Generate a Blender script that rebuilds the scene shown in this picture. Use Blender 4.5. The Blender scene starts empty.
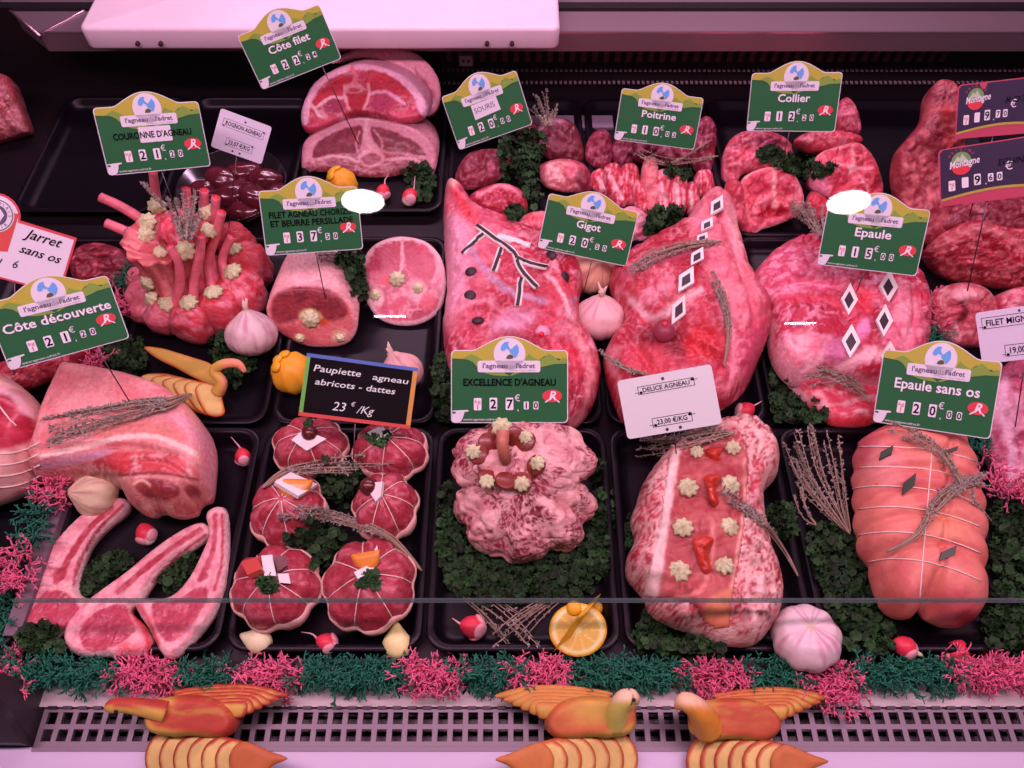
import bpy, bmesh, math, random
import numpy as np
from mathutils import Vector, Matrix, Quaternion
from mathutils.bvhtree import BVHTree
random.seed(7); rng = np.random.default_rng(7)
SC = bpy.context.scene; COL = SC.collection
PI = math.pi
# ------------------------------------------------------------------ camera frame
FPX = 770.0; CAMH = 0.781; TH = math.radians(57.0)
CAM = np.array([0, 0, CAMH])
FW = np.array([0, math.cos(TH), -math.sin(TH)])
DN = np.array([0, -math.sin(TH), -math.cos(TH)])
RT = np.array([1.0, 0, 0])
def ray(x, y):
    return FW + RT * ((x - 512) / FPX) + DN * ((y - 384) / FPX)
def P(x, y, z=0.0):
    d = ray(x, y); return CAM + d * ((z - CAMH) / d[2])
def PD(x, y, D):
    return CAM + ray(x, y) * D
def PP(x, y, o, n):
    d = ray(x, y); return CAM + d * (np.dot(np.asarray(o) - CAM, n) / np.dot(d, n))
def proj(V):
    W = np.asarray(V) - CAM
    D = W @ FW
    return np.stack([512 + FPX * (W @ RT) / D, 384 + FPX * (W @ DN) / D], 1)
def depth(p): return float((np.asarray(p) - CAM) @ FW)
# ------------------------------------------------------------------ colour
def lin(r, g, b):
    c = np.array([r, g, b]) / 255.0
    return np.where(c <= .04045, c / 12.92, ((c + .055) / 1.055) ** 2.4)
TINT = np.array([1.0, .60, .82])
def ob(r, g, b, k=1.0):            # albedo of a surface that looks (r,g,b) under the pink case lamps
    return np.clip(lin(r, g, b) / TINT * k, .002, .92)
# ------------------------------------------------------------------ noise
_perm = np.random.default_rng(3).permutation(256); _perm = np.concatenate([_perm, _perm])
_g = np.random.default_rng(4).normal(size=(256, 3)); _g /= np.linalg.norm(_g, axis=1)[:, None]
def pnoise(p):
    p = np.asarray(p, float); i = np.floor(p).astype(int); f = p - i; i &= 255
    u = f * f * f * (f * (f * 6 - 15) + 10); out = 0
    for dx in (0, 1):
        for dy in (0, 1):
            for dz in (0, 1):
                h = _perm[_perm[_perm[(i[:, 0] + dx) & 255] + ((i[:, 1] + dy) & 255)] + ((i[:, 2] + dz) & 255)]
                g = _g[h]
                w = (u[:, 0] if dx else 1 - u[:, 0]) * (u[:, 1] if dy else 1 - u[:, 1]) * (u[:, 2] if dz else 1 - u[:, 2])
                out = out + w * (g[:, 0] * (f[:, 0] - dx) + g[:, 1] * (f[:, 1] - dy) + g[:, 2] * (f[:, 2] - dz))
    return out * 1.5
def fbm(p, o=4):
    p = np.asarray(p, float); s = 0; a = .5
    for k in range(o):
        s = s + a * pnoise(p + k * 17.3); p = p * 2.03; a *= .5
    return s
def worley(p, seed=0):             # distances to nearest and second nearest cell point
    p = np.asarray(p, float); i = np.floor(p).astype(int); f1 = np.full(len(p), 9.); f2 = f1.copy()
    for dx in (-1, 0, 1):
        for dy in (-1, 0, 1):
            for dz in (-1, 0, 1):
                c = i + np.array([dx, dy, dz]); cc = c & 255
                h = _perm[_perm[_perm[cc[:, 0]] + cc[:, 1]] + cc[:, 2]]
                pt = c + np.stack([(h * 37 % 256), (h * 91 + 13) % 256, (h * 151 + 71) % 256], 1) / 256.
                d = np.linalg.norm(p - pt, axis=1)
                m = d < f1; f2 = np.where(m, f1, np.minimum(f2, d)); f1 = np.where(m, d, f1)
    return f1, f2
def sst(a, b, x):
    t = np.clip((x - a) / (b - a), 0, 1); return t * t * (3 - 2 * t)
def mixc(a, b, t):
    t = np.asarray(t)[:, None]; return a * (1 - t) + b * t
# ------------------------------------------------------------------ materials
MATS = {}
def mat(name, col=(.5, .5, .5), rough=.5, metal=0., spec=.5, coat=0., bump=0., bscale=200., vcol=False, var=0., vscale=120., emit=None, estr=0., sss=0., alpha=1.):
    if name in MATS: return MATS[name]
    m = bpy.data.materials.new(name); m.use_nodes = True
    nt = m.node_tree; b = nt.nodes['Principled BSDF']; L = nt.links
    b.inputs['Roughness'].default_value = rough; b.inputs['Metallic'].default_value = metal
    b.inputs['Specular IOR Level'].default_value = spec; b.inputs['Coat Weight'].default_value = coat
    b.inputs['Coat Roughness'].default_value = .12
    tc = nt.nodes.new('ShaderNodeTexCoord')
    src = None
    if vcol:
        a = nt.nodes.new('ShaderNodeAttribute'); a.attribute_name = 'Col'; src = a.outputs['Color']
    else:
        r = nt.nodes.new('ShaderNodeRGB'); r.outputs[0].default_value = (*col, 1); src = r.outputs[0]
    if var:
        n = nt.nodes.new('ShaderNodeTexNoise'); n.inputs['Scale'].default_value = vscale; n.inputs['Detail'].default_value = 4
        L.new(tc.outputs['Object'], n.inputs['Vector'])
        mr = nt.nodes.new('ShaderNodeMapRange'); mr.inputs['From Min'].default_value = .25; mr.inputs['From Max'].default_value = .75
        mr.inputs['To Min'].default_value = 1 - var; mr.inputs['To Max'].default_value = 1 + var
        L.new(n.outputs[0], mr.inputs['Value'])
        mx = nt.nodes.new('ShaderNodeMix'); mx.data_type = 'RGBA'; mx.blend_type = 'MULTIPLY'; mx.inputs[0].default_value = 1
        L.new(src, mx.inputs[6]); L.new(mr.outputs[0], mx.inputs[7]); src = mx.outputs[2]
    L.new(src, b.inputs['Base Color'])
    if sss:
        b.inputs['Subsurface Weight'].default_value = sss; b.inputs['Subsurface Radius'].default_value = (.006, .002, .002); b.inputs['Subsurface Scale'].default_value = 1
    if bump:
        n = nt.nodes.new('ShaderNodeTexNoise'); n.inputs['Scale'].default_value = bscale; n.inputs['Detail'].default_value = 5
        L.new(tc.outputs['Object'], n.inputs['Vector'])
        bp = nt.nodes.new('ShaderNodeBump'); bp.inputs['Strength'].default_value = bump; bp.inputs['Distance'].default_value = .002
        L.new(n.outputs[0], bp.inputs['Height']); L.new(bp.outputs[0], b.inputs['Normal'])
    if emit is not None:
        b.inputs['Emission Color'].default_value = (*emit, 1); b.inputs['Emission Strength'].default_value = estr
    MATS[name] = m; return m
M_MEAT = mat('wet_meat', vcol=True, rough=.34, spec=.32, coat=.16, bump=.7, bscale=240, var=.2, vscale=210)
M_FATM = mat('matte_fat', vcol=True, rough=.5, spec=.35, coat=.1, bump=.3, bscale=180, var=.10, vscale=140)
M_VEG = mat('vegetable_skin', vcol=True, rough=.42, spec=.4, bump=.15, bscale=150, var=.08, vscale=100)
M_LEAF = mat('leaf', vcol=True, rough=.6, spec=.25, var=.3, vscale=150)
M_APPLE = mat('apple_flesh', vcol=True, rough=.5, spec=.28, bump=.1, bscale=120, var=.08, vscale=90)
# ------------------------------------------------------------------ objects
BVH = []
def mk(name, V, F, m, base=(0, 0, 0), parent=None, col=None, smooth=True, solid=False):
    V = np.asarray(V, float)
    me = bpy.data.meshes.new(name)
    fl = F.tolist() if isinstance(F, np.ndarray) else F
    me.from_pydata((V - np.asarray(base)).tolist(), [], fl)
    me.update()
    if smooth: me.polygons.foreach_set('use_smooth', [True] * len(me.polygons))
    if col is not None:
        ca = me.color_attributes.new('Col', 'FLOAT_COLOR', 'POINT')
        c = np.ones((len(V), 4), np.float32); c[:, :3] = col; ca.data.foreach_set('color', c.ravel())
    if m is not None: me.materials.append(m)
    o = bpy.data.objects.new(name, me); COL.objects.link(o)
    if parent is not None: o.parent = parent
    else: o.location = tuple(base)
    if solid: BVH.append(BVHTree.FromPolygons([tuple(v) for v in V], [tuple(f) for f in fl]))
    return o
def tag(o, label, cat, group=None, kind=None):
    o['label'] = label; o['category'] = cat
    if group: o['group'] = group
    if kind: o['kind'] = kind
    return o
class Thing:
    def __init__(s, name, label, cat, base, group=None, kind=None):
        s.base = np.asarray(base, float)
        s.e = bpy.data.objects.new(name, None); s.e.empty_display_size = .02; COL.objects.link(s.e)
        s.e.location = tuple(base); tag(s.e, label, cat, group, kind)
    def part(s, name, V, F, m, col=None, smooth=True, solid=False, parent=None, label=None):
        o = mk(name, V, F, m, s.base, parent or s.e, col, smooth, solid)
        if label: o['label'] = label
        return o
def single(name, label, cat, V, F, m, base=None, group=None, kind=None, **k):
    V = np.asarray(V, float)
    if base is None: base = np.array([(V[:, 0].min() + V[:, 0].max()) / 2, (V[:, 1].min() + V[:, 1].max()) / 2, V[:, 2].min()])
    o = mk(name, V, F, m, base, **k); return tag(o, label, cat, group, kind)
def HIT(x, y, dflt=0.0):           # what lies at a place of the counter: position and normal
    d = Vector(ray(x, y)).normalized(); o = Vector(CAM); best = None
    for b in BVH:
        h = b.ray_cast(o, d)
        if h[0] is not None and (best is None or h[3] < best[3]): best = h
    if best is None: return P(x, y, dflt), np.array([0, 0, 1.])
    n = np.array(best[1])
    if n @ np.array(d) > 0: n = -n
    return np.array(best[0]), n
# ------------------------------------------------------------------ shape helpers
class MB:
    def __init__(s): s.V = []; s.F = []; s.C = []; s.n = 0
    def add(s, V, F, c=None):
        V = np.asarray(V, float); s.V.append(V); o = s.n
        s.F += [tuple(int(i) + o for i in f) for f in F]; s.n += len(V)
        if c is None: c = (.5, .5, .5)
        c = np.asarray(c, float)
        s.C.append(np.tile(c, (len(V), 1)) if c.ndim == 1 else c)
        return s
    def box(s, a, b, c=None):
        x0, y0, z0 = a; x1, y1, z1 = b
        V = [(x0, y0, z0), (x1, y0, z0), (x1, y1, z0), (x0, y1, z0), (x0, y0, z1), (x1, y0, z1), (x1, y1, z1), (x0, y1, z1)]
        return s.add(V, [(0, 3, 2, 1), (4, 5, 6, 7), (0, 1, 5, 4), (1, 2, 6, 5), (2, 3, 7, 6), (3, 0, 4, 7)], c)
    def get(s): return np.concatenate(s.V), s.F, np.concatenate(s.C)
def catmull(pts, n=6, closed=True):
    pts = np.asarray(pts, float); N = len(pts); out = []
    rngk = range(N) if closed else range(N - 1)
    for i in rngk:
        if closed: p0, p1, p2, p3 = pts[(i - 1) % N], pts[i], pts[(i + 1) % N], pts[(i + 2) % N]
        else: p0, p1, p2, p3 = pts[max(i - 1, 0)], pts[i], pts[i + 1], pts[min(i + 2, N - 1)]
        for k in range(n):
            t = k / n
            out.append(.5 * ((2 * p1) + (-p0 + p2) * t + (2 * p0 - 5 * p1 + 4 * p2 - p3) * t * t + (-p0 + 3 * p1 - 3 * p2 + p3) * t ** 3))
    if not closed: out.append(pts[-1])
    return np.array(out)
def inpoly(X, Y, pg):
    ins = np.zeros(X.shape, bool); N = len(pg)
    for i in range(N):
        x0, y0 = pg[i]; x1, y1 = pg[(i + 1) % N]
        c = (y0 > Y) != (y1 > Y)
        if y1 != y0: ins ^= c & (X < (x1 - x0) * (Y - y0) / (y1 - y0) + x0)
    return ins
def segdist(X, Y, pg, closed=True):
    best = np.full(X.shape, 1e9); cx = np.zeros(X.shape); cy = cx.copy(); N = len(pg)
    for i in range(N if closed else N - 1):
        a = pg[i]; b = pg[(i + 1) % N]; ab = b - a; L = ab @ ab
        t = np.clip(((X - a[0]) * ab[0] + (Y - a[1]) * ab[1]) / max(L, 1e-12), 0, 1)
        qx = a[0] + t * ab[0]; qy = a[1] + t * ab[1]; d = np.hypot(X - qx, Y - qy)
        m = d < best; best = np.where(m, d, best); cx = np.where(m, qx, cx); cy = np.where(m, qy, cy)
    return best, cx, cy
ZUP = np.array([0, 0, 1.0])
def frame(n):
    n = np.asarray(n, float); n = n / np.linalg.norm(n)
    u = np.cross(ZUP, n)
    u = np.array([1., 0, 0]) if np.linalg.norm(u) < 1e-4 else u / np.linalg.norm(u)
    return u, np.cross(n, u), n
class Geo: pass
def pillow(px, o, n=ZUP, Hf=.04, Rf=None, B=.02, Rb=None, g=.0022, cr=True, ext=None, lump=0., lscale=30., seed=0, blur=4, hmod=None, taper=0., wob=0., world=None, short=None, sw=.5, crease=0., cscale=26.):
    """a solid over an outline: rounded front (height Hf) and rounded back (depth B) either side of a plane"""
    u, v, n = frame(n); o = np.asarray(o, float)
    if world is None:
        W = np.array([PP(x, y, o, n) for x, y in px])
        pg = np.stack([(W - o) @ u, (W - o) @ v], 1)
    else: pg = np.asarray(world, float)
    if cr: pg = catmull(pg, 5)
    if wob:
        k = np.concatenate([pg * 40, np.full((len(pg), 1), seed * 3.1)], 1); nn = np.stack([pnoise(k), pnoise(k + 50)], 1); pg = pg + nn * wob
    mn = pg.min(0) - g; mx = pg.max(0) + g
    nx = int((mx[0] - mn[0]) / g) + 2; ny = int((mx[1] - mn[1]) / g) + 2
    X, Y = np.meshgrid(mn[0] + g * np.arange(nx), mn[1] + g * np.arange(ny), indexing='ij')
    ins = inpoly(X, Y, pg); d, cx, cy = segdist(X, Y, pg)
    q4 = ins[:-1, :-1] | ins[1:, :-1] | ins[1:, 1:] | ins[:-1, 1:]
    use = np.zeros_like(ins); use[:-1, :-1] |= q4; use[1:, :-1] |= q4; use[1:, 1:] |= q4; use[:-1, 1:] |= q4
    bd = use & ~ins
    X = np.where(bd, cx, X); Y = np.where(bd, cy, Y); d = np.where(bd, 0, d); d = np.where(use, d, 0)
    dm = d.max(); Rf = Rf or dm; Rb = Rb or dm
    def prof(R):
        h = np.sqrt(np.clip(1 - (1 - np.minimum(d / R, 1)) ** 2, 0, 1))
        h2 = h.copy()
        for _ in range(blur):
            s = np.zeros_like(h2); w = np.zeros_like(h2)
            for dx, dy in ((0, 0), (1, 0), (-1, 0), (0, 1), (0, -1)):
                s += np.roll(h2 * use, (dx, dy), (0, 1)); w += np.roll(use * 1., (dx, dy), (0, 1))
            h2 = np.where(ins, s / np.maximum(w, 1), 0)
        return h2
    qf = prof(Rf) if not short else (1 - sw) * prof(Rf) + sw * prof(min(short, Rf)); qb = prof(Rb)
    idx = -np.ones(use.shape, int); sel = np.argwhere(use); N = len(sel)
    idx[use] = np.arange(N)
    S = X[use]; T = Y[use]; D = d[use]; QF = qf[use]; QB = qb[use]; BD = bd[use]
    P0 = o + S[:, None] * u + T[:, None] * v
    hf = Hf * QF
    if hmod is not None: hf = hf * hmod(proj(P0), P0)
    if lump:
        hf = hf + lump * fbm(P0 * lscale + seed * 11.7, 3) * np.minimum(1, D / .012)
    if crease:
        rdg = np.clip(1 - np.abs(fbm(P0 * cscale + seed * 5.1, 2)) * 7, 0, 1) ** 2 + .4 * np.clip(1 - np.abs(fbm(P0 * cscale * 2.3 + seed * 3.1 + 40, 2)) * 7, 0, 1) ** 2
        hf = hf - crease * rdg * np.minimum(1, D / .010) + crease * .5 * fbm(P0 * cscale * 5 + 3, 2) * np.minimum(1, D / .006)
    e = -n * B if ext is None else np.asarray(ext, float)
    VF = P0 + hf[:, None] * n
    c0 = o + u * S.mean() + v * T.mean()
    PB = P0 + (c0 - P0) * (taper * QB[:, None]) if taper else P0
    VB = PB + QB[:, None] * e
    bi = np.where(BD, np.arange(N), -1); nb = int((~BD).sum()); bi[~BD] = N + np.arange(nb)
    V = np.concatenate([VF, VB[~BD]])
    qi = np.argwhere(q4); i, j = qi[:, 0], qi[:, 1]
    a, b, c, e4 = idx[i, j], idx[i + 1, j], idx[i + 1, j + 1], idx[i, j + 1]
    ff = np.stack([a, b, c, e4], 1); fb = np.stack([bi[a], bi[e4], bi[c], bi[b]], 1)
    allin = ~(BD[ff].all(1))
    G = Geo(); G.V = V; G.F = np.concatenate([ff[allin], fb[allin]]); G.NF = N; G.front = np.arange(len(V)) < N
    G.d = np.concatenate([D, D[~BD]]); G.px = proj(V); G.st = np.concatenate([np.stack([S, T], 1), np.stack([S, T], 1)[~BD]]); G.nff = int(allin.sum())
    G.n = n; G.seed = seed
    return G
def overlay(G, poly, off=.0015, cr=True, th=.0012):
    """a thin slice lying on the front of a body, inside an outline: top offset and folded down onto the body"""
    pg = np.asarray(poly, float)
    if cr: pg = catmull(pg, 4)
    F = G.F[:G.nff]; c = G.px[F].mean(1)
    F = F[inpoly(c[:, 0], c[:, 1], pg)]
    ids = np.unique(F); mp = -np.ones(len(G.V), int); mp[ids] = np.arange(len(ids))
    X = G.px[ids]; d, _, _ = segdist(X[:, 0], X[:, 1], pg); ins = inpoly(X[:, 0], X[:, 1], pg)
    k = np.where(ins, np.minimum(1, d / 2.0), 0)
    view = (CAM - G.V[ids]); view /= np.linalg.norm(view, axis=1)[:, None]
    nn = (G.n + view); nn /= np.linalg.norm(nn, axis=1)[:, None]
    V = np.concatenate([G.V[ids] + nn * (off * (.25 + .75 * k))[:, None], G.V[ids] - nn * th])
    f = mp[F]; n = len(ids)
    from collections import Counter
    ed = Counter()
    for q in f:
        for a, b in zip(q, np.roll(q, -1)): ed[(int(a), int(b))] += 1
    sk = [(b, a, a + n, b + n) for (a, b) in ed if (b, a) not in ed]
    H = Geo(); H.V = V; H.F = f.tolist() + (f[:, ::-1] + n).tolist() + sk; H.px = proj(V); H.d = np.concatenate([d, d]); H.front = np.arange(2 * n) < n; H.seed = G.seed
    return H
def tube(pts, r, ns=6, cap=True):
    pts = np.asarray(pts, float); n = len(pts); r = np.broadcast_to(np.asarray(r, float), (n,))
    t = np.gradient(pts, axis=0); t /= np.maximum(np.linalg.norm(t, axis=1), 1e-9)[:, None]
    ref = np.array([0, 0, 1.]) if abs(t[0, 2]) < .9 else np.array([1., 0, 0])
    V = []; F = []
    for i in range(n):
        a = np.cross(t[i], ref); a /= max(np.linalg.norm(a), 1e-9); b = np.cross(t[i], a)
        for k in range(ns):
            an = 2 * PI * k / ns; V.append(pts[i] + r[i] * (math.cos(an) * a + math.sin(an) * b))
    for i in range(n - 1):
        for k in range(ns):
            k2 = (k + 1) % ns; F.append((i * ns + k, i * ns + k2, (i + 1) * ns + k2, (i + 1) * ns + k))
    if cap: F.append(tuple(range(ns))[::-1]); F.append(tuple((n - 1) * ns + k for k in range(ns)))
    return np.array(V), F
def sphere(nu=32, nv=20):
    V = [(0, 0, 1.)]
    for j in range(1, nv):
        t = PI * j / nv
        for i in range(nu): V.append((math.sin(t) * math.cos(2 * PI * i / nu), math.sin(t) * math.sin(2 * PI * i / nu), math.cos(t)))
    V.append((0, 0, -1.)); F = []
    for i in range(nu): F.append((0, 1 + i, 1 + (i + 1) % nu))
    for j in range(nv - 2):
        for i in range(nu):
            a = 1 + j * nu + i; b = 1 + j * nu + (i + 1) % nu; F.append((a, a + nu, b + nu, b))
    L = len(V) - 1; s = 1 + (nv - 2) * nu
    for i in range(nu): F.append((L, s + (i + 1) % nu, s + i))
    return np.array(V), F
def rotm(ax, a):
    return np.array(Matrix.Rotation(a, 3, ax))
def euler(rx, ry, rz): return rotm('Z', rz) @ rotm('Y', ry) @ rotm('X', rx)
def align(z):                       # rotation taking +Z to z
    return np.array(Vector((0, 0, 1)).rotation_difference(Vector(z)).to_matrix())
def boxb(cx, cy, cz, sx, sy, sz): return (cx - sx / 2, cy - sy / 2, cz - sz / 2), (cx + sx / 2, cy + sy / 2, cz + sz / 2)
# paint: colours of the thing, plus some fold and hollow shade, laid on by region
def paint(G, base, patches=(), warp=3., wf=.09):
    X = G.px.copy(); N = len(X)
    k = np.concatenate([X * wf, np.full((N, 1), G.seed * 5.3)], 1)
    wx = fbm(k, 3) * warp * 2; wy = fbm(k + 31.7, 3) * warp * 2
    c = base(G) if callable(base) else np.tile(np.asarray(base, float), (N, 1))
    for p in patches:
        kind, pts, col, bl = p[:4]; w = p[4] if len(p) > 4 else 1.
        x = X[:, 0] + wx * w; y = X[:, 1] + wy * w
        if kind == 'p':
            pg = catmull(pts, 5); d, _, _ = segdist(x, y, pg); s = np.where(inpoly(x, y, pg), -d, d)
        elif kind == 'e':
            cx, cy, rx, ry, an = pts; a = math.radians(an); dx = x - cx; dy = y - cy
            e1 = (dx * math.cos(a) + dy * math.sin(a)) / rx; e2 = (-dx * math.sin(a) + dy * math.cos(a)) / ry
            r = np.hypot(e1, e2); s = (r - 1) * min(rx, ry)
        elif kind == 'l':
            pl = catmull(pts[0], 5, False); d, _, _ = segdist(x, y, pl, False); s = d - pts[1]
        elif kind == 'rim':
            s = (G.d * FPX / .9) + wx * w - pts
        t = 1 - sst(-bl, bl, s)
        t = t * G.front
        cc = col(G) if callable(col) else np.asarray(col, float)
        c = c * (1 - t[:, None]) + cc * t[:, None]
    return np.clip(c, .001, .95)
def streak(c1, c2, scale=60, aspect=(1, 1, 1), lo=-.1, hi=.25, seed=0):
    def f(G):
        t = sst(lo, hi, fbm(G.V * scale * np.asarray(aspect) + seed * 7.1, 4)); return mixc(np.asarray(c1), np.asarray(c2), t)
    return f
MUS = ob(200, 62, 88); MUSD = ob(150, 40, 62); MUSB = ob(226, 58, 84); FAT = ob(238, 160, 182); FATP = ob(230, 120, 150); SIL = ob(190, 120, 160); BONE = ob(240, 190, 200); DARKM = ob(105, 26, 44)
def worley_id(p):
    p = np.asarray(p, float); i = np.floor(p).astype(int); f1 = np.full(len(p), 9.); f2 = f1.copy(); idd = np.zeros(len(p))
    for dx in (-1, 0, 1):
        for dy in (-1, 0, 1):
            for dz in (-1, 0, 1):
                c = i + np.array([dx, dy, dz]); cc = c & 255
                h = _perm[_perm[_perm[cc[:, 0]] + cc[:, 1]] + cc[:, 2]]
                pt = c + np.stack([(h * 37 % 256), (h * 91 + 13) % 256, (h * 151 + 71) % 256], 1) / 256.
                d = np.linalg.norm(p - pt, axis=1); m = d < f1
                f2 = np.where(m, f1, np.minimum(f2, d)); f1 = np.where(m, d, f1); idd = np.where(m, (h * 57 % 97) / 97., idd)
    return f1, f2, idd
def meatbase(a=MUS, b=FATP, scale=55, lo=.02, hi=.3, seed=0, asp=(1, 1, 1)):
    """muscle bundles of differing red with pale seams of fat between them and a fine grain"""
    def f(G):
        V = G.V * np.asarray(asp); w = np.stack([fbm(V * scale * .7 + seed + k * 13, 3) for k in range(3)], 1)
        f1, f2, idd = worley_id(V * scale * .62 + w * 1.1 + seed * 4.7)
        tone = .66 + .5 * idd; grain = 1 + .55 * fbm(V * scale * np.array([5., 1.6, 3.]) + seed, 2)
        c = np.asarray(a)[None, :] * (tone * grain)[:, None]; c[:, 0] = np.asarray(a)[0] * (tone * grain) ** .6
        n1 = fbm(V * scale * .5 + seed * 9.1, 4)
        seam = (1 - sst(.02, .13, f2 - f1)) * sst(-.25, .15, fbm(V * scale * .3 + seed * 2 + 60, 2))
        sheet = sst(lo + .06, hi, n1) * (.55 + .45 * sst(-.2, .2, fbm(V * scale * np.array([3., 1., 2.]) + 9, 3)))
        rd = 1 - np.abs(fbm(V * scale * 1.3 + seed + 77, 2)) * 9; fine = .5 * sst(.4, 1., rd) * sst(-.1, .2, fbm(V * scale * .4 + 21, 2))
        t = np.clip(np.maximum(np.maximum(seam * .85, sheet), fine), 0, 1)
        return mixc(c, np.asarray(b), t)
    return f
def dup(root, loc, rot=None, label=None):
    r = root.copy(); COL.objects.link(r); r.location = loc
    if rot is not None: r.rotation_euler = rot
    if label: r['label'] = label
    for ch in list(root.children):
        c = ch.copy(); COL.objects.link(c); c.parent = r
        for g in list(ch.children):
            d = g.copy(); COL.objects.link(d); d.parent = c
    return r
# ================================================================== camera, light, room
cam = bpy.data.cameras.new('camera'); co = bpy.data.objects.new('camera', cam); COL.objects.link(co)
co.location = CAM; co.rotation_euler = (PI / 2 - TH, 0, 0)
cam.sensor_width = 36; cam.lens = 36 * FPX / 1024; cam.clip_start = .01
SC.camera = co
SC.view_settings.view_transform = 'Standard'; SC.view_settings.look = 'None'; SC.view_settings.gamma = 1; SC.view_settings.exposure = 0
w = bpy.data.worlds.new('world'); SC.world = w; w.use_nodes = True
w.node_tree.nodes['Background'].inputs[0].default_value = (.9, .7, .85, 1); w.node_tree.nodes['Background'].inputs[1].default_value = .035
def area(name, loc, rot, sx, sy, e, col):
    l = bpy.data.lights.new(name, 'AREA'); l.shape = 'RECTANGLE'; l.size = sx; l.size_y = sy; l.energy = e; l.color = col
    o = bpy.data.objects.new(name, l); COL.objects.link(o); o.location = loc; o.rotation_euler = rot; return o
PINK = (1, .50, .72)
area('case_lamp_tube', (0.05, .27, 1.14), (math.radians(14), 0, 0), 2.4, .12, 24, PINK)
area('worktop_lamp', (0.05, 1.35, .95), (math.radians(0), 0, 0), 1.5, .1, 13, (1, .58, .84))
def struct(name, V, F, m):
    o = mk(name, V, F, m, smooth=False); o['kind'] = 'structure'; return o
b = MB().box((-5, -4, -.86), (5, 9, -.80)); V, F, _ = b.get(); struct('floor', V, F, mat('floor_tile', (.10, .09, .09), .5))
b = MB().box((-5, -4, 2.03), (5, 9, 2.1)); V, F, _ = b.get(); struct('ceiling', V, F, mat('ceiling_paint', (.35, .3, .33), .8))
# ================================================================== the counter
M_BLACK = mat('black_plastic', (.010, .008, .011), .32, spec=.3)
M_DECK = mat('dark_deck', (.007, .005, .007), .45, spec=.25)
M_STEEL = mat('brushed_steel', (.36, .27, .30), .42, metal=.75, bump=.08, bscale=90)
M_GRILLE = mat('grille_steel', (.16, .15, .165), .45, metal=.4)
M_WHITE = mat('white_enamel', (.54, .55, .51), .45)
M_LEDGE = mat('white_ledge', (.48, .49, .62), .35)
ct = Thing('display_counter', 'refrigerated butcher display counter with black deck, slotted back panel and steel worktop', 'counter', (0, .6, -.8))
b = MB().box((-1.0, .176, -.03), (1.05, 1.10, -.004)); V, F, _ = b.get(); ct.part('deck', V, F, M_DECK, smooth=False, solid=True)
b = MB().box((-1.0, .1735, -.02), (1.05, .1765, .003)); V, F, _ = b.get(); ct.part('deck_trim', V, F, M_STEEL, smooth=False)
b = MB().box((-1.0, .10, -.80), (1.05, 1.4, -.06)); V, F, _ = b.get(); ct.part('cabinet', V, F, mat('cabinet_panel', (.35, .3, .33), .5), smooth=False)
# back riser : dark panel with rows of upright slots and pale dashes for light in perforations
b = MB(); b.box((-1.0, 1.085, -.03), (1.05, 1.10, .13)); V, F, _ = b.get(); ct.part('back_panel', V, F, mat('back_black', (.006, .004, .006), .5), smooth=False)
M_SLAT = mat('slat_dark', (.11, .06, .075), .5)
b = MB()
for i in range(58):
    x = -.33 + i * .0175
    b.box((x, 1.079, .045), (x + .0085, 1.085, .076)) if x > -.12 else None
V, F, _ = b.get(); ct.part('slotted_vent', V, F, M_SLAT, smooth=False)
for z in (.0285, .006):
    b = MB()
    for i in range(150):
        x = -.15 + i * .0078
        b.box((x, 1.0785, z - .0008), (x + .0042, 1.085, z + .0008))
    V, F, _ = b.get(); ct.part('lit_perforation_row', V, F, mat('lit_perforations', (.22, .15, .18), .5), smooth=False)  # pale dashes stand in for light showing in perforations
pa = P(503, 129, .0); pb = P(612, 117, .0); b = MB(); b.box((pa[0], pa[1], -.004), (pb[0], pb[1], .003)); V, F, _ = b.get(); ct.part('back_rail', V, F, mat('rail_plastic', (.24, .2, .26), .4), smooth=False)
# steel worktop behind
zt = .125; zl = .096
x0 = P(42, 50, zl)[0]
V = []; 
fx0 = PP(42, 38, (0, 1.03, 0), np.array([0, 1., 0]))[0]
W_ = [(fx0, 1.03), (1.05, 1.03), (1.05, 2.3), (-2.2, 2.3), tuple(P(-60, -49, zt)[:2]), tuple(P(0, 1, zt)[:2])]
def prism(poly, z0, z1):
    n = len(poly); V = [(x, y, z0) for x, y in poly] + [(x, y, z1) for x, y in poly]
    F = [tuple(range(n))[::-1], tuple(range(n, 2 * n))] + [(i, (i + 1) % n, (i + 1) % n + n, i + n) for i in range(n)]
    return np.array(V), F
V, F = prism(W_, zl, zt); ct.part('worktop', V, F, M_STEEL, smooth=False)
V, F = prism([(fx0 + .0, 1.0295), (1.05, 1.0295), (1.05, 1.0325), (fx0, 1.0325)], zt - .001, zt + .0015); ct.part('worktop_edge', V, F, mat('edge_steel', (.75, .6, .68), .25, metal=.9), smooth=False)
b = MB()
b.add(*tube([P(43, 33, zt), P(110, -3, zt)], .0022, 6)); b.add(*tube([P(40, 36, zt), P(-2, 0, zt)], .0022, 6))
V, F, _ = b.get(); ct.part('weld_seam', V, F, mat('seam', (.6, .45, .52), .3, metal=.9))
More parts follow.
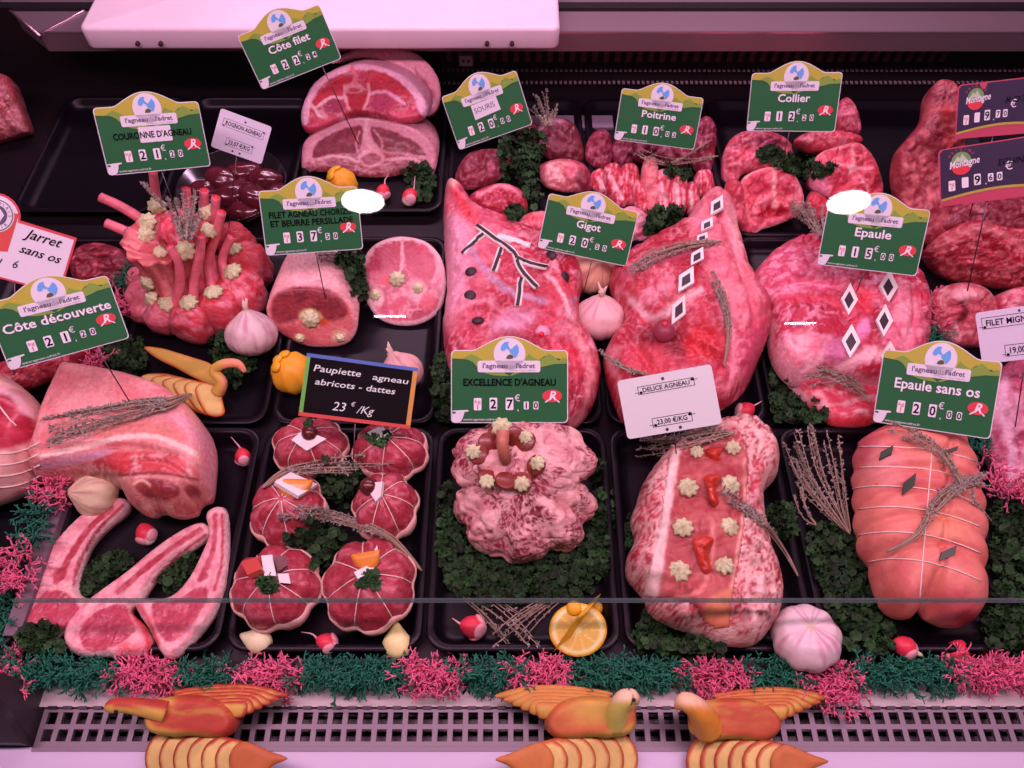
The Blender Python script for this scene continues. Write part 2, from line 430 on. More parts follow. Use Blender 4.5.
# front: white sill, perforated grille, ledge
b = MB(); b.box((-.452, .142, -.02), (1.05, .1732, -.004)); V, F, _ = b.get(); ct.part('front_sill', V, F, M_WHITE, smooth=False)
gx0, gx1, gy0, gy1 = -.447, 1.05, .1075, .1405; pit = .0143; hw = .0049
ys = [gy0, gy0 + .0045, gy0 + .0045 + .0105, gy0 + .0195, gy0 + .0195 + .0105, gy1]
b = MB()
for (a, c) in ((ys[0], ys[1]), (ys[2], ys[3]), (ys[4], ys[5])): b.box((gx0, a, -.010), (gx1, c, -.006))
n = int((gx1 - gx0) / pit)
for i in range(n + 1):
    x = gx0 + i * pit
    for (a, c) in ((ys[1], ys[2]), (ys[3], ys[4])): b.box((x, a, -.010), (min(x + pit - 2 * hw + .0005, gx1), c, -.006))
V, F, _ = b.get(); ct.part('vent_grille', V, F, M_GRILLE, smooth=False)
b = MB(); b.box((gx0, gy0, -.035), (gx1, gy1, -.03)); V, F, _ = b.get(); ct.part('air_duct', V, F, M_BLACK, smooth=False)
b = MB()
for i in range(104):
    x = gx0 + .004 + i * pit; b.box((x, gy1 - .0005, -.009), (x + .0085, gy1 + .0022, -.0035))
V, F, _ = b.get(); ct.part('grille_hooks', V, F, M_BLACK, smooth=False)
b = MB(); b.box((-1.0, -.02, -.03), (1.05, .107, -.006)); V, F, _ = b.get(); ct.part('front_ledge', V, F, M_LEDGE, smooth=False)
b = MB(); b.box((gx0, .1035, -.008), (1.05, .1072, -.0045)); V, F, _ = b.get(); ct.part('ledge_lip', V, F, M_GRILLE, smooth=False)
# dark end cheek at the left
V = np.array([(-.80, .108, -.02), (-.449, .108, -.02), (-.449, .16, -.02), (-.80, .2, -.02), (-.80, .108, .035), (-.449, .108, .012), (-.468, .16, .085), (-.80, .2, .085)])
F = [(0, 3, 2, 1), (4, 5, 6, 7), (0, 1, 5, 4), (1, 2, 6, 5), (2, 3, 7, 6), (3, 0, 4, 7)]
ct.part('end_cheek', V, F, mat('end_grey', (.04, .035, .04), .4), smooth=False)
# sloping front glass
gm = bpy.data.materials.new('clear_glass'); gm.use_nodes = True; nt = gm.node_tree; nt.nodes.clear()
o_ = nt.nodes.new('ShaderNodeOutputMaterial'); mx = nt.nodes.new('ShaderNodeMixShader'); tr = nt.nodes.new('ShaderNodeBsdfTransparent'); gl = nt.nodes.new('ShaderNodeBsdfGlossy'); fr = nt.nodes.new('ShaderNodeFresnel')
ge = nt.nodes.new('ShaderNodeNewGeometry'); mr_ = nt.nodes.new('ShaderNodeMapRange'); mr_.inputs['To Min'].default_value = 1.45; mr_.inputs['To Max'].default_value = 1 / 1.45; nt.links.new(ge.outputs['Backfacing'], mr_.inputs['Value']); nt.links.new(mr_.outputs[0], fr.inputs[0]); gl.inputs['Roughness'].default_value = .004; tr.inputs[0].default_value = (.97, .98, .975, 1)
nt.links.new(fr.outputs[0], mx.inputs[0]); nt.links.new(tr.outputs[0], mx.inputs[1]); nt.links.new(gl.outputs[0], mx.inputs[2]); nt.links.new(mx.outputs[0], o_.inputs[0])
zg = .10; yg = P(500, 602, zg)[1]; c45 = math.sqrt(.5)
gxl = P(14, 602, zg)[0]
def gpt(x, s, t): return (x, yg + s * c45 - t * c45, zg + s * c45 + t * c45)
V = [gpt(gxl, 0, 0), gpt(1.0, 0, 0), gpt(1.0, .78, 0), gpt(gxl - .25, .78, 0)]
ct.part('glass_pane', V, [(0, 1, 2, 3)], gm, smooth=False, label='clear sloping glass pane')
M_GEDGE = mat('glass_edge', (.13, .20, .19), .15, spec=.6)
nt = M_GEDGE.node_tree; tb_ = nt.nodes.new('ShaderNodeBsdfTransparent'); tb_.inputs[0].default_value = (.75, .9, .86, 1); mxe = nt.nodes.new('ShaderNodeMixShader'); mxe.inputs[0].default_value = .55
nt.links.new(nt.nodes['Principled BSDF'].outputs[0], mxe.inputs[1]); nt.links.new(tb_.outputs[0], mxe.inputs[2]); nt.links.new(mxe.outputs[0], nt.nodes['Material Output'].inputs[0])
b = MB(); b.add([gpt(gxl, 0, -.0016), gpt(1.0, 0, -.0016), gpt(1.0, 0, .0016), gpt(gxl, 0, .0016), gpt(gxl, .003, -.0016), gpt(1.0, .003, -.0016), gpt(1.0, .003, .0016), gpt(gxl, .003, .0016)], [(0, 1, 2, 3), (4, 7, 6, 5), (0, 4, 5, 1), (2, 6, 7, 3), (0, 3, 7, 4), (1, 5, 6, 2)])
V, F, _ = b.get(); ct.part('glass_edge', V, F, M_GEDGE, smooth=False)
# ceiling spotlights of the shop, mirrored in the sloping glass
M_LAMP = mat('lamp_glow', (1, 1, 1), .5, emit=(1, .85, .95), estr=42)
M_HOUS = mat('lamp_housing', (.6, .6, .6), .5)
def disc(c, r, n=32):
    V = [(c[0] + r * math.cos(2 * PI * i / n), c[1] + r * math.sin(2 * PI * i / n), c[2]) for i in range(n)]; return np.array(V), [tuple(range(n))[::-1]]
def lathe(prof, c, n=32, ax=None, col=None):
    V = []; F = []
    for (r, z) in prof:
        for i in range(n): V.append((r * math.cos(2 * PI * i / n), r * math.sin(2 * PI * i / n), z))
    m = len(prof)
    for j in range(m - 1):
        for i in range(n): F.append((j * n + i, j * n + (i + 1) % n, (j + 1) * n + (i + 1) % n, (j + 1) * n + i))
    F.append(tuple(range(n))[::-1]); F.append(tuple((m - 1) * n + i for i in range(n)))
    V = np.array(V)
    if ax is not None: V = V @ align(ax).T
    return V + np.asarray(c), F
def refl(x, y, zc):                # where a ceiling lamp hangs so that the pane mirrors it there
    d = ray(x, y); n = np.array([0, -c45, c45]); t = ((np.array([0, yg, zg]) - CAM) @ n) / (d @ n)
    h = CAM + d * t; r = d - 2 * (d @ n) * n; return h + r * ((zc - h[2]) / r[2])
for (x, y, lab) in ((363, 200, 'round ceiling spotlight mirrored in the glass over the card with green border text at left'), (848, 201, 'round ceiling spotlight mirrored in the glass over the right shoulder card')):
    p = refl(x, y, 2.0); t = Thing('ceiling_spotlight', lab, 'lamp', (p[0], p[1], 2.03), 'round ceiling spotlights')
    V, F = lathe([(.095, .03), (.095, -.004), (.085, -.006)], p); t.part('housing', V, F, M_HOUS)
    V, F = lathe([(.08, -.003), (.079, -.010)], (0, 0, 0)); V = V * np.array([1, .74, 1]) + p; t.part('lamp_disc', V, F, M_LAMP)
for (x, y, lab) in ((390, 316, 'slim ceiling lamp mirrored in the glass as a streak over the round loin slice'), (800, 323, 'slim ceiling lamp mirrored in the glass as a streak over the lamb shoulder')):
    p = refl(x, y, 2.0); t = Thing('ceiling_strip_lamp', lab, 'lamp', (p[0], p[1], 2.03), 'slim ceiling lamps')
    V, F = MB().box((p[0] - .08, p[1] - .012, 2.0), (p[0] + .08, p[1] + .012, 2.03)).get()[:2]; t.part('housing', V, F, M_HOUS, smooth=False)
    V, F = MB().box((p[0] - .07, p[1] - .007, 1.996), (p[0] + .07, p[1] + .007, 1.9995)).get()[:2]; t.part('lamp_strip', V, F, M_LAMP, smooth=False)
# cutting board
yb = .986
def onY(x, y, Yp): return PP(x, y, (0, Yp, 0), np.array([0, 1., 0]))
bl = onY(88, 50, yb)[0]; br = onY(559, 50, yb)[0]; 
def rrect(x0, y0, x1, y1, r, n=6):
    out = []
    for cx, cy, a0 in ((x1 - r, y0 + r, -PI / 2), (x1 - r, y1 - r, 0), (x0 + r, y1 - r, PI / 2), (x0 + r, y0 + r, PI)):
        for k in range(n + 1): a = a0 + k / n * PI / 2; out.append((cx + r * math.cos(a), cy + r * math.sin(a)))
    return out
def loft(rings):
    n = len(rings[0]); V = np.concatenate([np.asarray(r, float) for r in rings]); F = []
    for j in range(len(rings) - 1):
        for i in range(n): F.append((j * n + i, j * n + (i + 1) % n, (j + 1) * n + (i + 1) % n, (j + 1) * n + i))
    F.append(tuple(range(n))[::-1]); F.append(tuple((len(rings) - 1) * n + i for i in range(n)))
    return V, F
def rbox(x0, y0, x1, y1, z0, z1, r, bev):
    R = []
    for z, ins in ((z0, bev), (z0 + bev * .3, bev * .3), (z0 + bev, 0), (z1 - bev, 0), (z1 - bev * .3, bev * .3), (z1, bev)):
        R.append([(x, y, z) for x, y in rrect(x0 + ins, y0 + ins, x1 - ins, y1 - ins, max(r - ins, .001))])
    return loft(R)
tb = Thing('cutting_board', 'thick white plastic cutting board on the steel worktop at the back', 'cutting board', ((bl + br) / 2, 1.15, zt))
V, F = rbox(bl, yb, br, 1.42, zt + .0016, zt + .034, .012, .005); tb.part('board', V, F, mat('board_plastic', (.80, .70, .76), .4, var=.06, vscale=14), smooth=True)
for x in (137, 160, 487, 512):
    p = onY(x, 40, yb); V, F = lathe([(.003, .002), (.003, -.004)], (p[0], yb - .001, p[2] - .004), 10, (0, 1, 0)); tb.part('peg_hole', V, F, mat('rust', (.06, .025, .02), .7))
cl = Thing('wall_clip', 'small white clip with two screws under the cutting board', 'clip', (onY(466, 60, 1.076)[0], 1.078, onY(466, 66, 1.076)[2]))
p = onY(466, 59, 1.076); V, F = MB().box((p[0] - .010, 1.071, p[2] - .009), (p[0] + .010, 1.078, p[2] + .009)).get()[:2]; cl.part('plate', V, F, mat('clip_white', (.5, .42, .48), .5), smooth=False)
for dx in (-.004, .004):
    V, F = lathe([(.0018, 0), (.0018, .002)], (p[0] + dx, 1.0692, p[2]), 8, (0, 1, 0)); cl.part('screw', V, F, M_BLACK)
# ------------------------------------------------------------------ trays
def tray(x0, y0, x1, y1, label, h=.018, zf=-.002):
    r = .022; R = []
    for ins, z in ((.010, -.0038), (.002, h - .003), (0, h - .001), (.001, h), (.006, h), (.008, h - .002), (.011, zf + .006), (.016, zf + .001), (.022, zf)):
        R.append([(x, y, z) for x, y in rrect(x0 + ins, y0 + ins, x1 - ins, y1 - ins, max(r - ins * .6, .004))])
    V, F = loft(R); single('display_tray', label, 'tray', V, F, M_TRAY, solid=True, group='black display trays')
M_TRAY = mat('tray_plastic', (.005, .004, .007), .34, spec=.22, bump=.03, bscale=60)
XS = [(-.676, -.484), (-.478, -.284), (-.279, -.088), (-.084, .106), (.110, .297), (.302, .490), (.495, .69)]
nm1 = ['far left tray holding the netted roast', 'left tray holding the three lamb chops and rack', 'tray holding the six tied lamb parcels', 'tray holding the caul wrapped crown on parsley', 'tray holding the ham topped roast', 'tray holding the string tied pink shoulder roast', 'right edge tray with parsley and a large meat piece']
for (a, c), t in zip(XS, nm1): tray(a, .188, c, .437, 'black plastic ' + t)
nm2 = ['far left tray in the middle row behind the netted roast', 'tray holding the carved apple swan and crown roast', 'tray holding the stuffed loin and its slice', 'tray holding the left leg of lamb', 'tray holding the right leg of lamb', 'tray holding the lamb shoulder with diamond inlays', 'right edge tray in the middle row with knobbly pork']
for (a, c), t in zip(XS, nm2): tray(a, .444, c, .738, 'black plastic ' + t, .013)
nm3 = ['back left tray below the dark gap', 'back tray holding the dark kidneys', 'back tray holding the saddle joints', 'back tray holding the lamb shanks', 'back tray holding the breast strips', 'back tray holding the neck pieces', 'back right tray holding the pork pieces']
XB = [(-.70, -.502), (-.498, -.31), (-.305, -.098), (-.093, .108), (.112, .302), (.306, .50), (.505, .71)]
for (a, c), t in zip(XB, nm3): tray(a, .744 if a > -.1 else .785, c, 1.04, 'black plastic ' + t, .007 if a > -.1 else .013)
b = MB(); b.box((-.4835, .19, -.004), (-.4785, .44, .035)); V, F, _ = b.get()
b = MB(); b.box((-.489, .20, .019), (-.473, .425, .030)); V, F, _ = b.get()
single('tray_divider', 'pale grey divider strip between two trays at lower left, dressed with moss', 'divider', V, F, mat('divider_grey', (.16, .12, .145), .45), smooth=False, solid=True)
# ================================================================== meats
def pl(x, y, z): return P(x, y, z)
def deckpillow(px, z0=0.0, H=.06, u=.35, **k):
    k.setdefault('Hf', H * (1 - u)); k.setdefault('B', H * u)
    if H > .06: k.setdefault('short', .018); k.setdefault('crease', .0045)
    return pillow(px, (0, 0, z0 + H * u), ZUP, **k)
def base_of(G):
    V = G.V; return np.array([(V[:, 0].min() + V[:, 0].max()) / 2, (V[:, 1].min() + V[:, 1].max()) / 2, V[:, 2].min()])
def meat(name, label, cat, G, col, m=None, group=None, part='body', solid=True):
    t = Thing(name, label, cat, base_of(G), group)
    t.body = t.part(part, G.V, G.F, m or M_MEAT, col, solid=solid); t.G = G
    return t
def onsurf(x, y): return HIT(x, y)
# ---- piped butter rosettes, one shape reused
def rosette_mesh(r=.0075, h=.009, lob=8, seed=0):
    V = []; F = []; n = lob * 4; m = 8
    for j in range(m):
        t = j / (m - 1); rr = r * (1 - t ** 1.5) * (.85 + .3 * math.sin(PI * min(1, t * 1.3))) + .0003
        for i in range(n):
            a = 2 * PI * i / n; k = 1 + .17 * math.cos(lob * (a + t * .7)) * (1 - .4 * t)
            V.append((rr * k * math.cos(a), rr * k * math.sin(a), h * t))
    for j in range(m - 1):
        for i in range(n): F.append((j * n + i, j * n + (i + 1) % n, (j + 1) * n + (i + 1) % n, (j + 1) * n + i))
    F.append(tuple(range(n))[::-1]); F.append(tuple((m - 1) * n + i for i in range(n)))
    V = np.array(V); V += .0016 * np.stack([fbm(V * 330 + seed, 2) for _ in range(3)], 1); return V, F
M_BUT = mat('herb_butter', ob(212, 182, 158), .55, var=.28, vscale=420, bump=.3, bscale=500)
def rosette(t, x, y, s=1., flat=0.):
    p, n = onsurf(x, y)
    n = n * (1 - flat) + ZUP * flat; n /= np.linalg.norm(n)
    V, F = rosette_mesh(seed=x + y); V = (V * s) @ rotm('Z', (x * 1.7) % 6).T @ align(n).T + p - n * .001
    return t.part('piped_butter', V, F, M_BUT)
M_INW = mat('bard_fat_white', ob(236, 196, 214), .5); M_INB = mat('truffle_black', (.030, .022, .026), .5)
def quadpx(cx, cy, w, h, an=0, sk=0):
    a = math.radians(an); out = []
    for dx, dy in ((0, -h / 2), (w / 2, sk), (0, h / 2), (-w / 2, -sk)): out.append((cx + dx * math.cos(a) - dy * math.sin(a), cy + dx * math.sin(a) + dy * math.cos(a)))
    return out
def chip(t, name, poly, th, m, lift=0.0, fr=None):
    """a thin cut shape lying on whatever is under its outline"""
    if fr is None:
        H_ = [onsurf(x, y) for x, y in poly]; c, n = onsurf(sum(p[0] for p in poly) / len(poly), sum(p[1] for p in poly) / len(poly))
        nn = n + sum(h[1] for h in H_) * .5; nn /= np.linalg.norm(nn); top = max([(h[0] - c) @ nn for h in H_] + [0]); fr = (c + nn * min(top, .006), nn)
    c, nn = fr
    V0 = np.array([PP(x, y, c + nn * (lift + .001), nn) for x, y in poly]); k = len(poly)
    V = np.concatenate([V0 - nn * (.0015 if lift < .002 else .0008), V0 + nn * th]); F = [tuple(range(k))[::-1], tuple(range(k, 2 * k))] + [(i, (i + 1) % k, (i + 1) % k + k, i + k) for i in range(k)]
    if (np.cross(V0[1] - V0[0], V0[2] - V0[1]) @ nn) < 0: F = [f[::-1] for f in F]
    t.part(name, V, F, m, smooth=False); return fr
def grooves(lines, lo=.25):
    """a height factor that presses soft furrows and hollows into a body: (polyline, half width, depth) or (x, y, rx, ry, depth)"""
    def f(px, P0):
        k = np.ones(len(px))
        for l in lines:
            if len(l) == 3:
                d, _, _ = segdist(px[:, 0], px[:, 1], catmull(l[0], 5, False), False); k -= l[2] * np.exp(-(d / l[1]) ** 2)
            else: k -= l[4] * np.exp(-(((px[:, 0] - l[0]) / l[2]) ** 2 + ((px[:, 1] - l[1]) / l[3]) ** 2))
        return np.maximum(k, lo)
    return f
def strip(t, name, pts, w, m, lift=.001, th=.0015):
    pts = catmull(pts, 4, False); V = []; hs = [onsurf(x, y) for x, y in pts]; tg = np.gradient(pts, axis=0)
    Z = np.array([h[0] for h in hs]); N = np.array([h[1] for h in hs]); N = (N + N.mean(0)); N /= np.linalg.norm(N, axis=1)[:, None]
    for i, (p, n) in enumerate(zip(Z, N)):
        e = PP(pts[i][0] + tg[i][0], pts[i][1] + tg[i][1], p, n) - p; e /= np.linalg.norm(e); s = np.cross(n, e)
        V += [p + s * w + n * (-.002), p + s * w + n * (lift + th * .6), p + n * (lift + th), p - s * w + n * (lift + th * .6), p - s * w - n * .002]
    F = []; k = 5
    for i in range(len(Z) - 1):
        for j in range(k): F.append((i * k + j, i * k + (j + 1) % k, (i + 1) * k + (j + 1) % k, (i + 1) * k + j))
    F += [tuple(range(k))[::-1], tuple((len(Z) - 1) * k + j for j in range(k))]
    return t.part(name, V, [f[::-1] for f in F], m)
def ball(t, name, x, y, r, m=None, c=None, sc=(1, 1, 1), lift=.3, ns=(14, 9), solid=False):
    p, n = onsurf(x, y); V, F = sphere(*ns); V = V * np.array(sc) * r @ align(n).T + p + n * r * lift
    return t.part(name, V, F, m or M_VEG, np.tile(c, (len(V), 1)) if c is not None else None, solid=solid)
# ------------------------------------------------------------ left leg
def low(pts, y0, k): return [(x, y + (k * (y0 - y) if y < y0 else 0)) for x, y in pts]
G = deckpillow(low([(445, 180), (456, 177), (466, 186), (478, 207), (492, 219), (512, 228), (545, 245), (570, 262), (583, 280), (579, 305), (583, 330), (597, 355), (600, 380), (590, 412), (572, 429), (540, 425), (500, 420), (470, 402), (449, 370), (443, 330), (447, 290), (444, 240)], 240, .22),
               H=.074, u=.38, Rf=.055, lump=.010, lscale=22, seed=1, g=.0019, hmod=grooves([(543, 338, 16, 12, .30), ([(500, 330), (530, 348), (560, 345), (585, 335)], 4, .22), ([(548, 262), (562, 285), (574, 312), (582, 335)], 3.5, .2), ([(446, 318), (470, 306), (500, 312)], 4, .13), ([(560, 360), (575, 390), (570, 420)], 4, .25), ([(540, 360), (552, 392), (548, 420)], 3, .18)]))
c = paint(G, meatbase(ob(190, 42, 70), ob(230, 128, 158), 48, .10, .34, 1), [
    ('p', [(440, 170), (470, 180), (500, 228), (480, 290), (440, 330)], streak(ob(228, 104, 132), ob(205, 70, 104), 40), 14),
    ('p', [(441, 230), (462, 215), (470, 250), (462, 300), (441, 320)], ob(232, 132, 168), 8),
    ('p', [(450, 188), (460, 190), (470, 204), (478, 222), (464, 216)], ob(216, 52, 74), 5), ('e', (452, 182, 6, 5, 0), ob(238, 150, 160), 3),
    ('l', ([(470, 250), (500, 285), (540, 300), (575, 300)], 3), SIL, 3), ('l', ([(446, 318), (480, 300), (505, 312), (530, 320)], 2.5), FATP, 3),
    ('e', (512, 322, 22, 10, -20), ob(226, 140, 180), 7), ('e', (560, 290, 14, 18, 0), ob(206, 60, 84), 6), ('l', ([(548, 275), (566, 300), (572, 320)], 2), FAT, 2),
    ('e', (556, 360, 30, 24, 40), meatbase(ob(212, 50, 78), FATP, 90, .0, .25, 5), 10), ('l', ([(575, 330), (590, 365), (585, 405), (570, 428)], 3), ob(240, 130, 150), 4), ('e', (520, 340, 22, 8, 10), ob(150, 36, 56), 6)])
t = meat('leg_of_lamb', 'left leg of lamb with a black and white inlaid branch and round black dots', 'lamb joint', G, c)
for pts in ([(477, 226), (502, 244), (514, 253), (521, 270), (537, 288)], [(483, 234), (473, 243), (463, 254)], [(501, 248), (494, 272)], [(516, 258), (530, 264), (548, 268)], [(521, 278), (518, 306)], [(497, 236), (514, 241), (530, 246)]):
    a = strip(t, 'fat_strip', pts, .0042, M_INW); 
    if pts[0][0] != 497: strip(t, 'truffle_strip', pts, .0019, M_INB, .0022)
for x, y in ((471, 272), (470, 296), (478, 321), (565, 277), (551, 256)): ball(t, 'truffle_dot', x, y, .0074, M_INB, None, (1, 1, .45), .1)
p, n = onsurf(543, 334); V, F = sphere(20, 12); V = V * np.array([.0095, .0095, .013]) @ align(n).T + p + n * .003
ob_ = t.part('shallot', V, F, M_VEG, np.tile(ob(222, 140, 180), (len(V), 1))); V, F = sphere(10, 6); t.part('shallot_heart', V * .0035 + p + n * .0135 + np.array([0, -.002, 0]), F, M_VEG, np.tile(ob(225, 40, 60), (len(V), 1)), parent=ob_)
# ------------------------------------------------------------ right leg
G = deckpillow(low([(697, 194), (704, 186), (712, 183), (720, 186), (731, 203), (738, 240), (749, 282), (768, 312), (768, 335), (756, 366), (744, 392), (722, 410), (700, 418), (631, 424), (618, 415), (604, 372), (606, 350), (622, 326), (615, 305), (609, 285), (615, 268), (641, 252), (680, 224), (688, 208)], 250, .24),
               H=.082, u=.36, Rf=.06, lump=.011, lscale=22, seed=2, g=.0019, hmod=grooves([(664, 338, 20, 14, .42), ([(640, 330), (664, 345), (700, 352)], 6, .22), ([(612, 322), (634, 338), (660, 342)], 5, .25), ([(700, 215), (722, 262), (738, 310), (745, 345)], 4, .14), ([(668, 350), (690, 372), (715, 380)], 4, .2), ([(620, 350), (640, 380), (650, 410)], 4, .2), ([(625, 278), (650, 264), (690, 258)], 3, .12)]))
c = paint(G, meatbase(ob(186, 40, 66), ob(230, 124, 150), 48, .12, .36, 2), [
    ('p', [(700, 185), (722, 185), (740, 240), (765, 310), (735, 320), (712, 280), (690, 225)], streak(ob(232, 112, 138), ob(214, 84, 112), 35), 10),
    ('e', (735, 225, 6, 26, -12), ob(238, 140, 160), 6), ('e', (655, 285, 26, 20, 0), meatbase(ob(212, 64, 88), FATP, 60, -.05, .2, 8), 8), ('l', ([(625, 275), (650, 262), (690, 255), (715, 262)], 3), ob(205, 74, 108), 4),
    ('l', ([(632, 300), (655, 318), (680, 300), (700, 290)], 3.5), FAT, 4), ('e', (664, 340, 28, 17, 0), ob(132, 24, 42), 8), ('e', (704, 342, 20, 20, 20), meatbase(ob(204, 38, 54), ob(226, 80, 100), 70, .1, .3, 2), 8), ('e', (640, 365, 30, 20, -20), ob(206, 62, 84), 8),  # dark ellipse at the shallot paints in the shade of its hollow
    ('l', ([(606, 350), (625, 400), (640, 425)], 3), ob(238, 130, 150), 3), ('l', ([(720, 300), (735, 340), (728, 390)], 3), ob(232, 120, 150), 5), ('e', (752, 350, 10, 34, 12), ob(198, 62, 96), 8), ('e', (690, 385, 34, 18, 0), meatbase(ob(208, 58, 82), FATP, 80, 0, .2, 11), 8)])
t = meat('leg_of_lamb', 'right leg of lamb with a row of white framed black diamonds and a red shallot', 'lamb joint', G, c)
for x, y, w, h, a in ((717, 206, 14, 17, 10), (707, 225, 13, 12, 10), (702, 238, 12, 8, 0), (697, 257, 14, 16, 8), (686, 280, 17, 22, 6), (679, 310, 15, 26, 8)):
    sk = -2.5
    q = [(x - w * .42, y - h * .16), (x + w * .42, y - h * .58), (x + w * .46, y + h * .16), (x - w * .46, y + h * .58)]
    fr = chip(t, 'fat_diamond', q, .0022, M_INW); chip(t, 'truffle_diamond', [(x + (a_ - x) * .55, y + (b_ - y) * .55) for a_, b_ in q], .0006, M_INB, .0022, fr)
p, n = onsurf(664, 335); V, F = sphere(20, 12); V = V * np.array([.0125, .0125, .0125]) @ align(n).T + p + n * .004
ob_ = t.part('shallot', V, F, M_VEG, np.tile(ob(150, 50, 76), (len(V), 1))); V, F = sphere(10, 6); t.part('shallot_heart', V * .004 + p + n * .0155, F, M_VEG, np.tile(ob(205, 50, 70), (len(V), 1)), parent=ob_)
# ------------------------------------------------------------ shoulder
GFL = deckpillow([(776, 362), (786, 384), (802, 400), (822, 420), (838, 427), (868, 426), (890, 410), (914, 384), (905, 368), (850, 366), (800, 356)], H=.034, u=.5, Rf=.014, g=.0018, lump=.005, lscale=40, crease=.002, seed=13)
G = deckpillow(low([(749, 283), (757, 265), (772, 246), (797, 234), (823, 240), (862, 252), (901, 268), (920, 290), (926, 320), (925, 350), (912, 376), (885, 388), (850, 390), (820, 384), (796, 388), (780, 378), (769, 358), (766, 338), (756, 315)], 290, .22), H=.070, u=.35, Rf=.05, lump=.011, lscale=20, seed=3, g=.0019, hmod=grooves([([(782, 300), (825, 306), (855, 330), (862, 360)], 4, .18), ([(858, 250), (880, 280), (876, 320)], 4, .18), ([(760, 290), (800, 262), (850, 256)], 4, .12), ([(896, 285), (902, 330), (892, 362)], 3.5, .14)]))
c = paint(G, meatbase(ob(188, 40, 70), ob(230, 124, 160), 46, .08, .32, 3, (1, 1.6, 1)), [
    ('p', [(760, 262), (790, 243), (850, 258), (860, 278), (820, 290), (775, 300), (758, 290)], streak(ob(206, 66, 104), ob(232, 120, 156), 70, (1, 3, 1), -.05, .2, 2), 8),
    ('e', (803, 355, 24, 22, 0), streak(ob(240, 150, 178), ob(232, 110, 140), 50), 9), ('l', ([(782, 300), (830, 300), (858, 322)], 4), ob(205, 50, 80), 4), ('e', (862, 300, 12, 14, 0), ob(222, 50, 76), 6),
    ('l', ([(834, 372), (865, 355), (900, 358)], 6), ob(240, 152, 176), 5), ('e', (905, 320, 16, 34, -14), streak(ob(236, 130, 160), ob(222, 90, 124), 60), 8), ('e', (836, 350, 12, 12, 0), ob(196, 90, 136), 5), ('e', (864, 328, 6, 12, 20), ob(236, 120, 176), 3),
    ('l', ([(826, 366), (845, 382), (880, 388)], 3.5), ob(150, 40, 60), 4), ('e', (838, 402, 26, 12, 15), streak(ob(225, 70, 100), ob(238, 140, 160), 60), 6), ('p', [(806, 398), (830, 412), (870, 412), (866, 428), (830, 428), (812, 412)], ob(222, 50, 66), 4), ('rim', 3, ob(236, 140, 165), 2.5)])  # dark line along the fold edge is its shading put into the colour
cf = paint(GFL, streak(ob(220, 62, 92), ob(238, 140, 162), 60, (1, 2, 2), -.05, .25, 3), [('rim', 2.5, ob(240, 150, 170), 1.5), ('p', [(806, 402), (830, 416), (870, 416), (866, 428), (830, 428), (812, 416)], ob(226, 56, 74), 3)], warp=1.5)
t = meat('lamb_shoulder', 'bone-in lamb shoulder with five white framed black diamonds under a green card', 'lamb joint', G, c)
t.part('lower_flap', GFL.V, GFL.F, M_MEAT, cf, solid=True)
for x, y, w, h in ((849, 300, 17, 32), (888, 287, 18, 32), (884, 321, 17, 33), (851, 342, 19, 34), (889, 357, 18, 32)):
    q = quadpx(x, y, w, h, 3); fr = chip(t, 'fat_diamond', q, .0022, M_INW); chip(t, 'truffle_diamond', [(x + (a_ - x) * .55, y + (b_ - y) * .55) for a_, b_ in q], .0006, M_INB, .0022, fr)
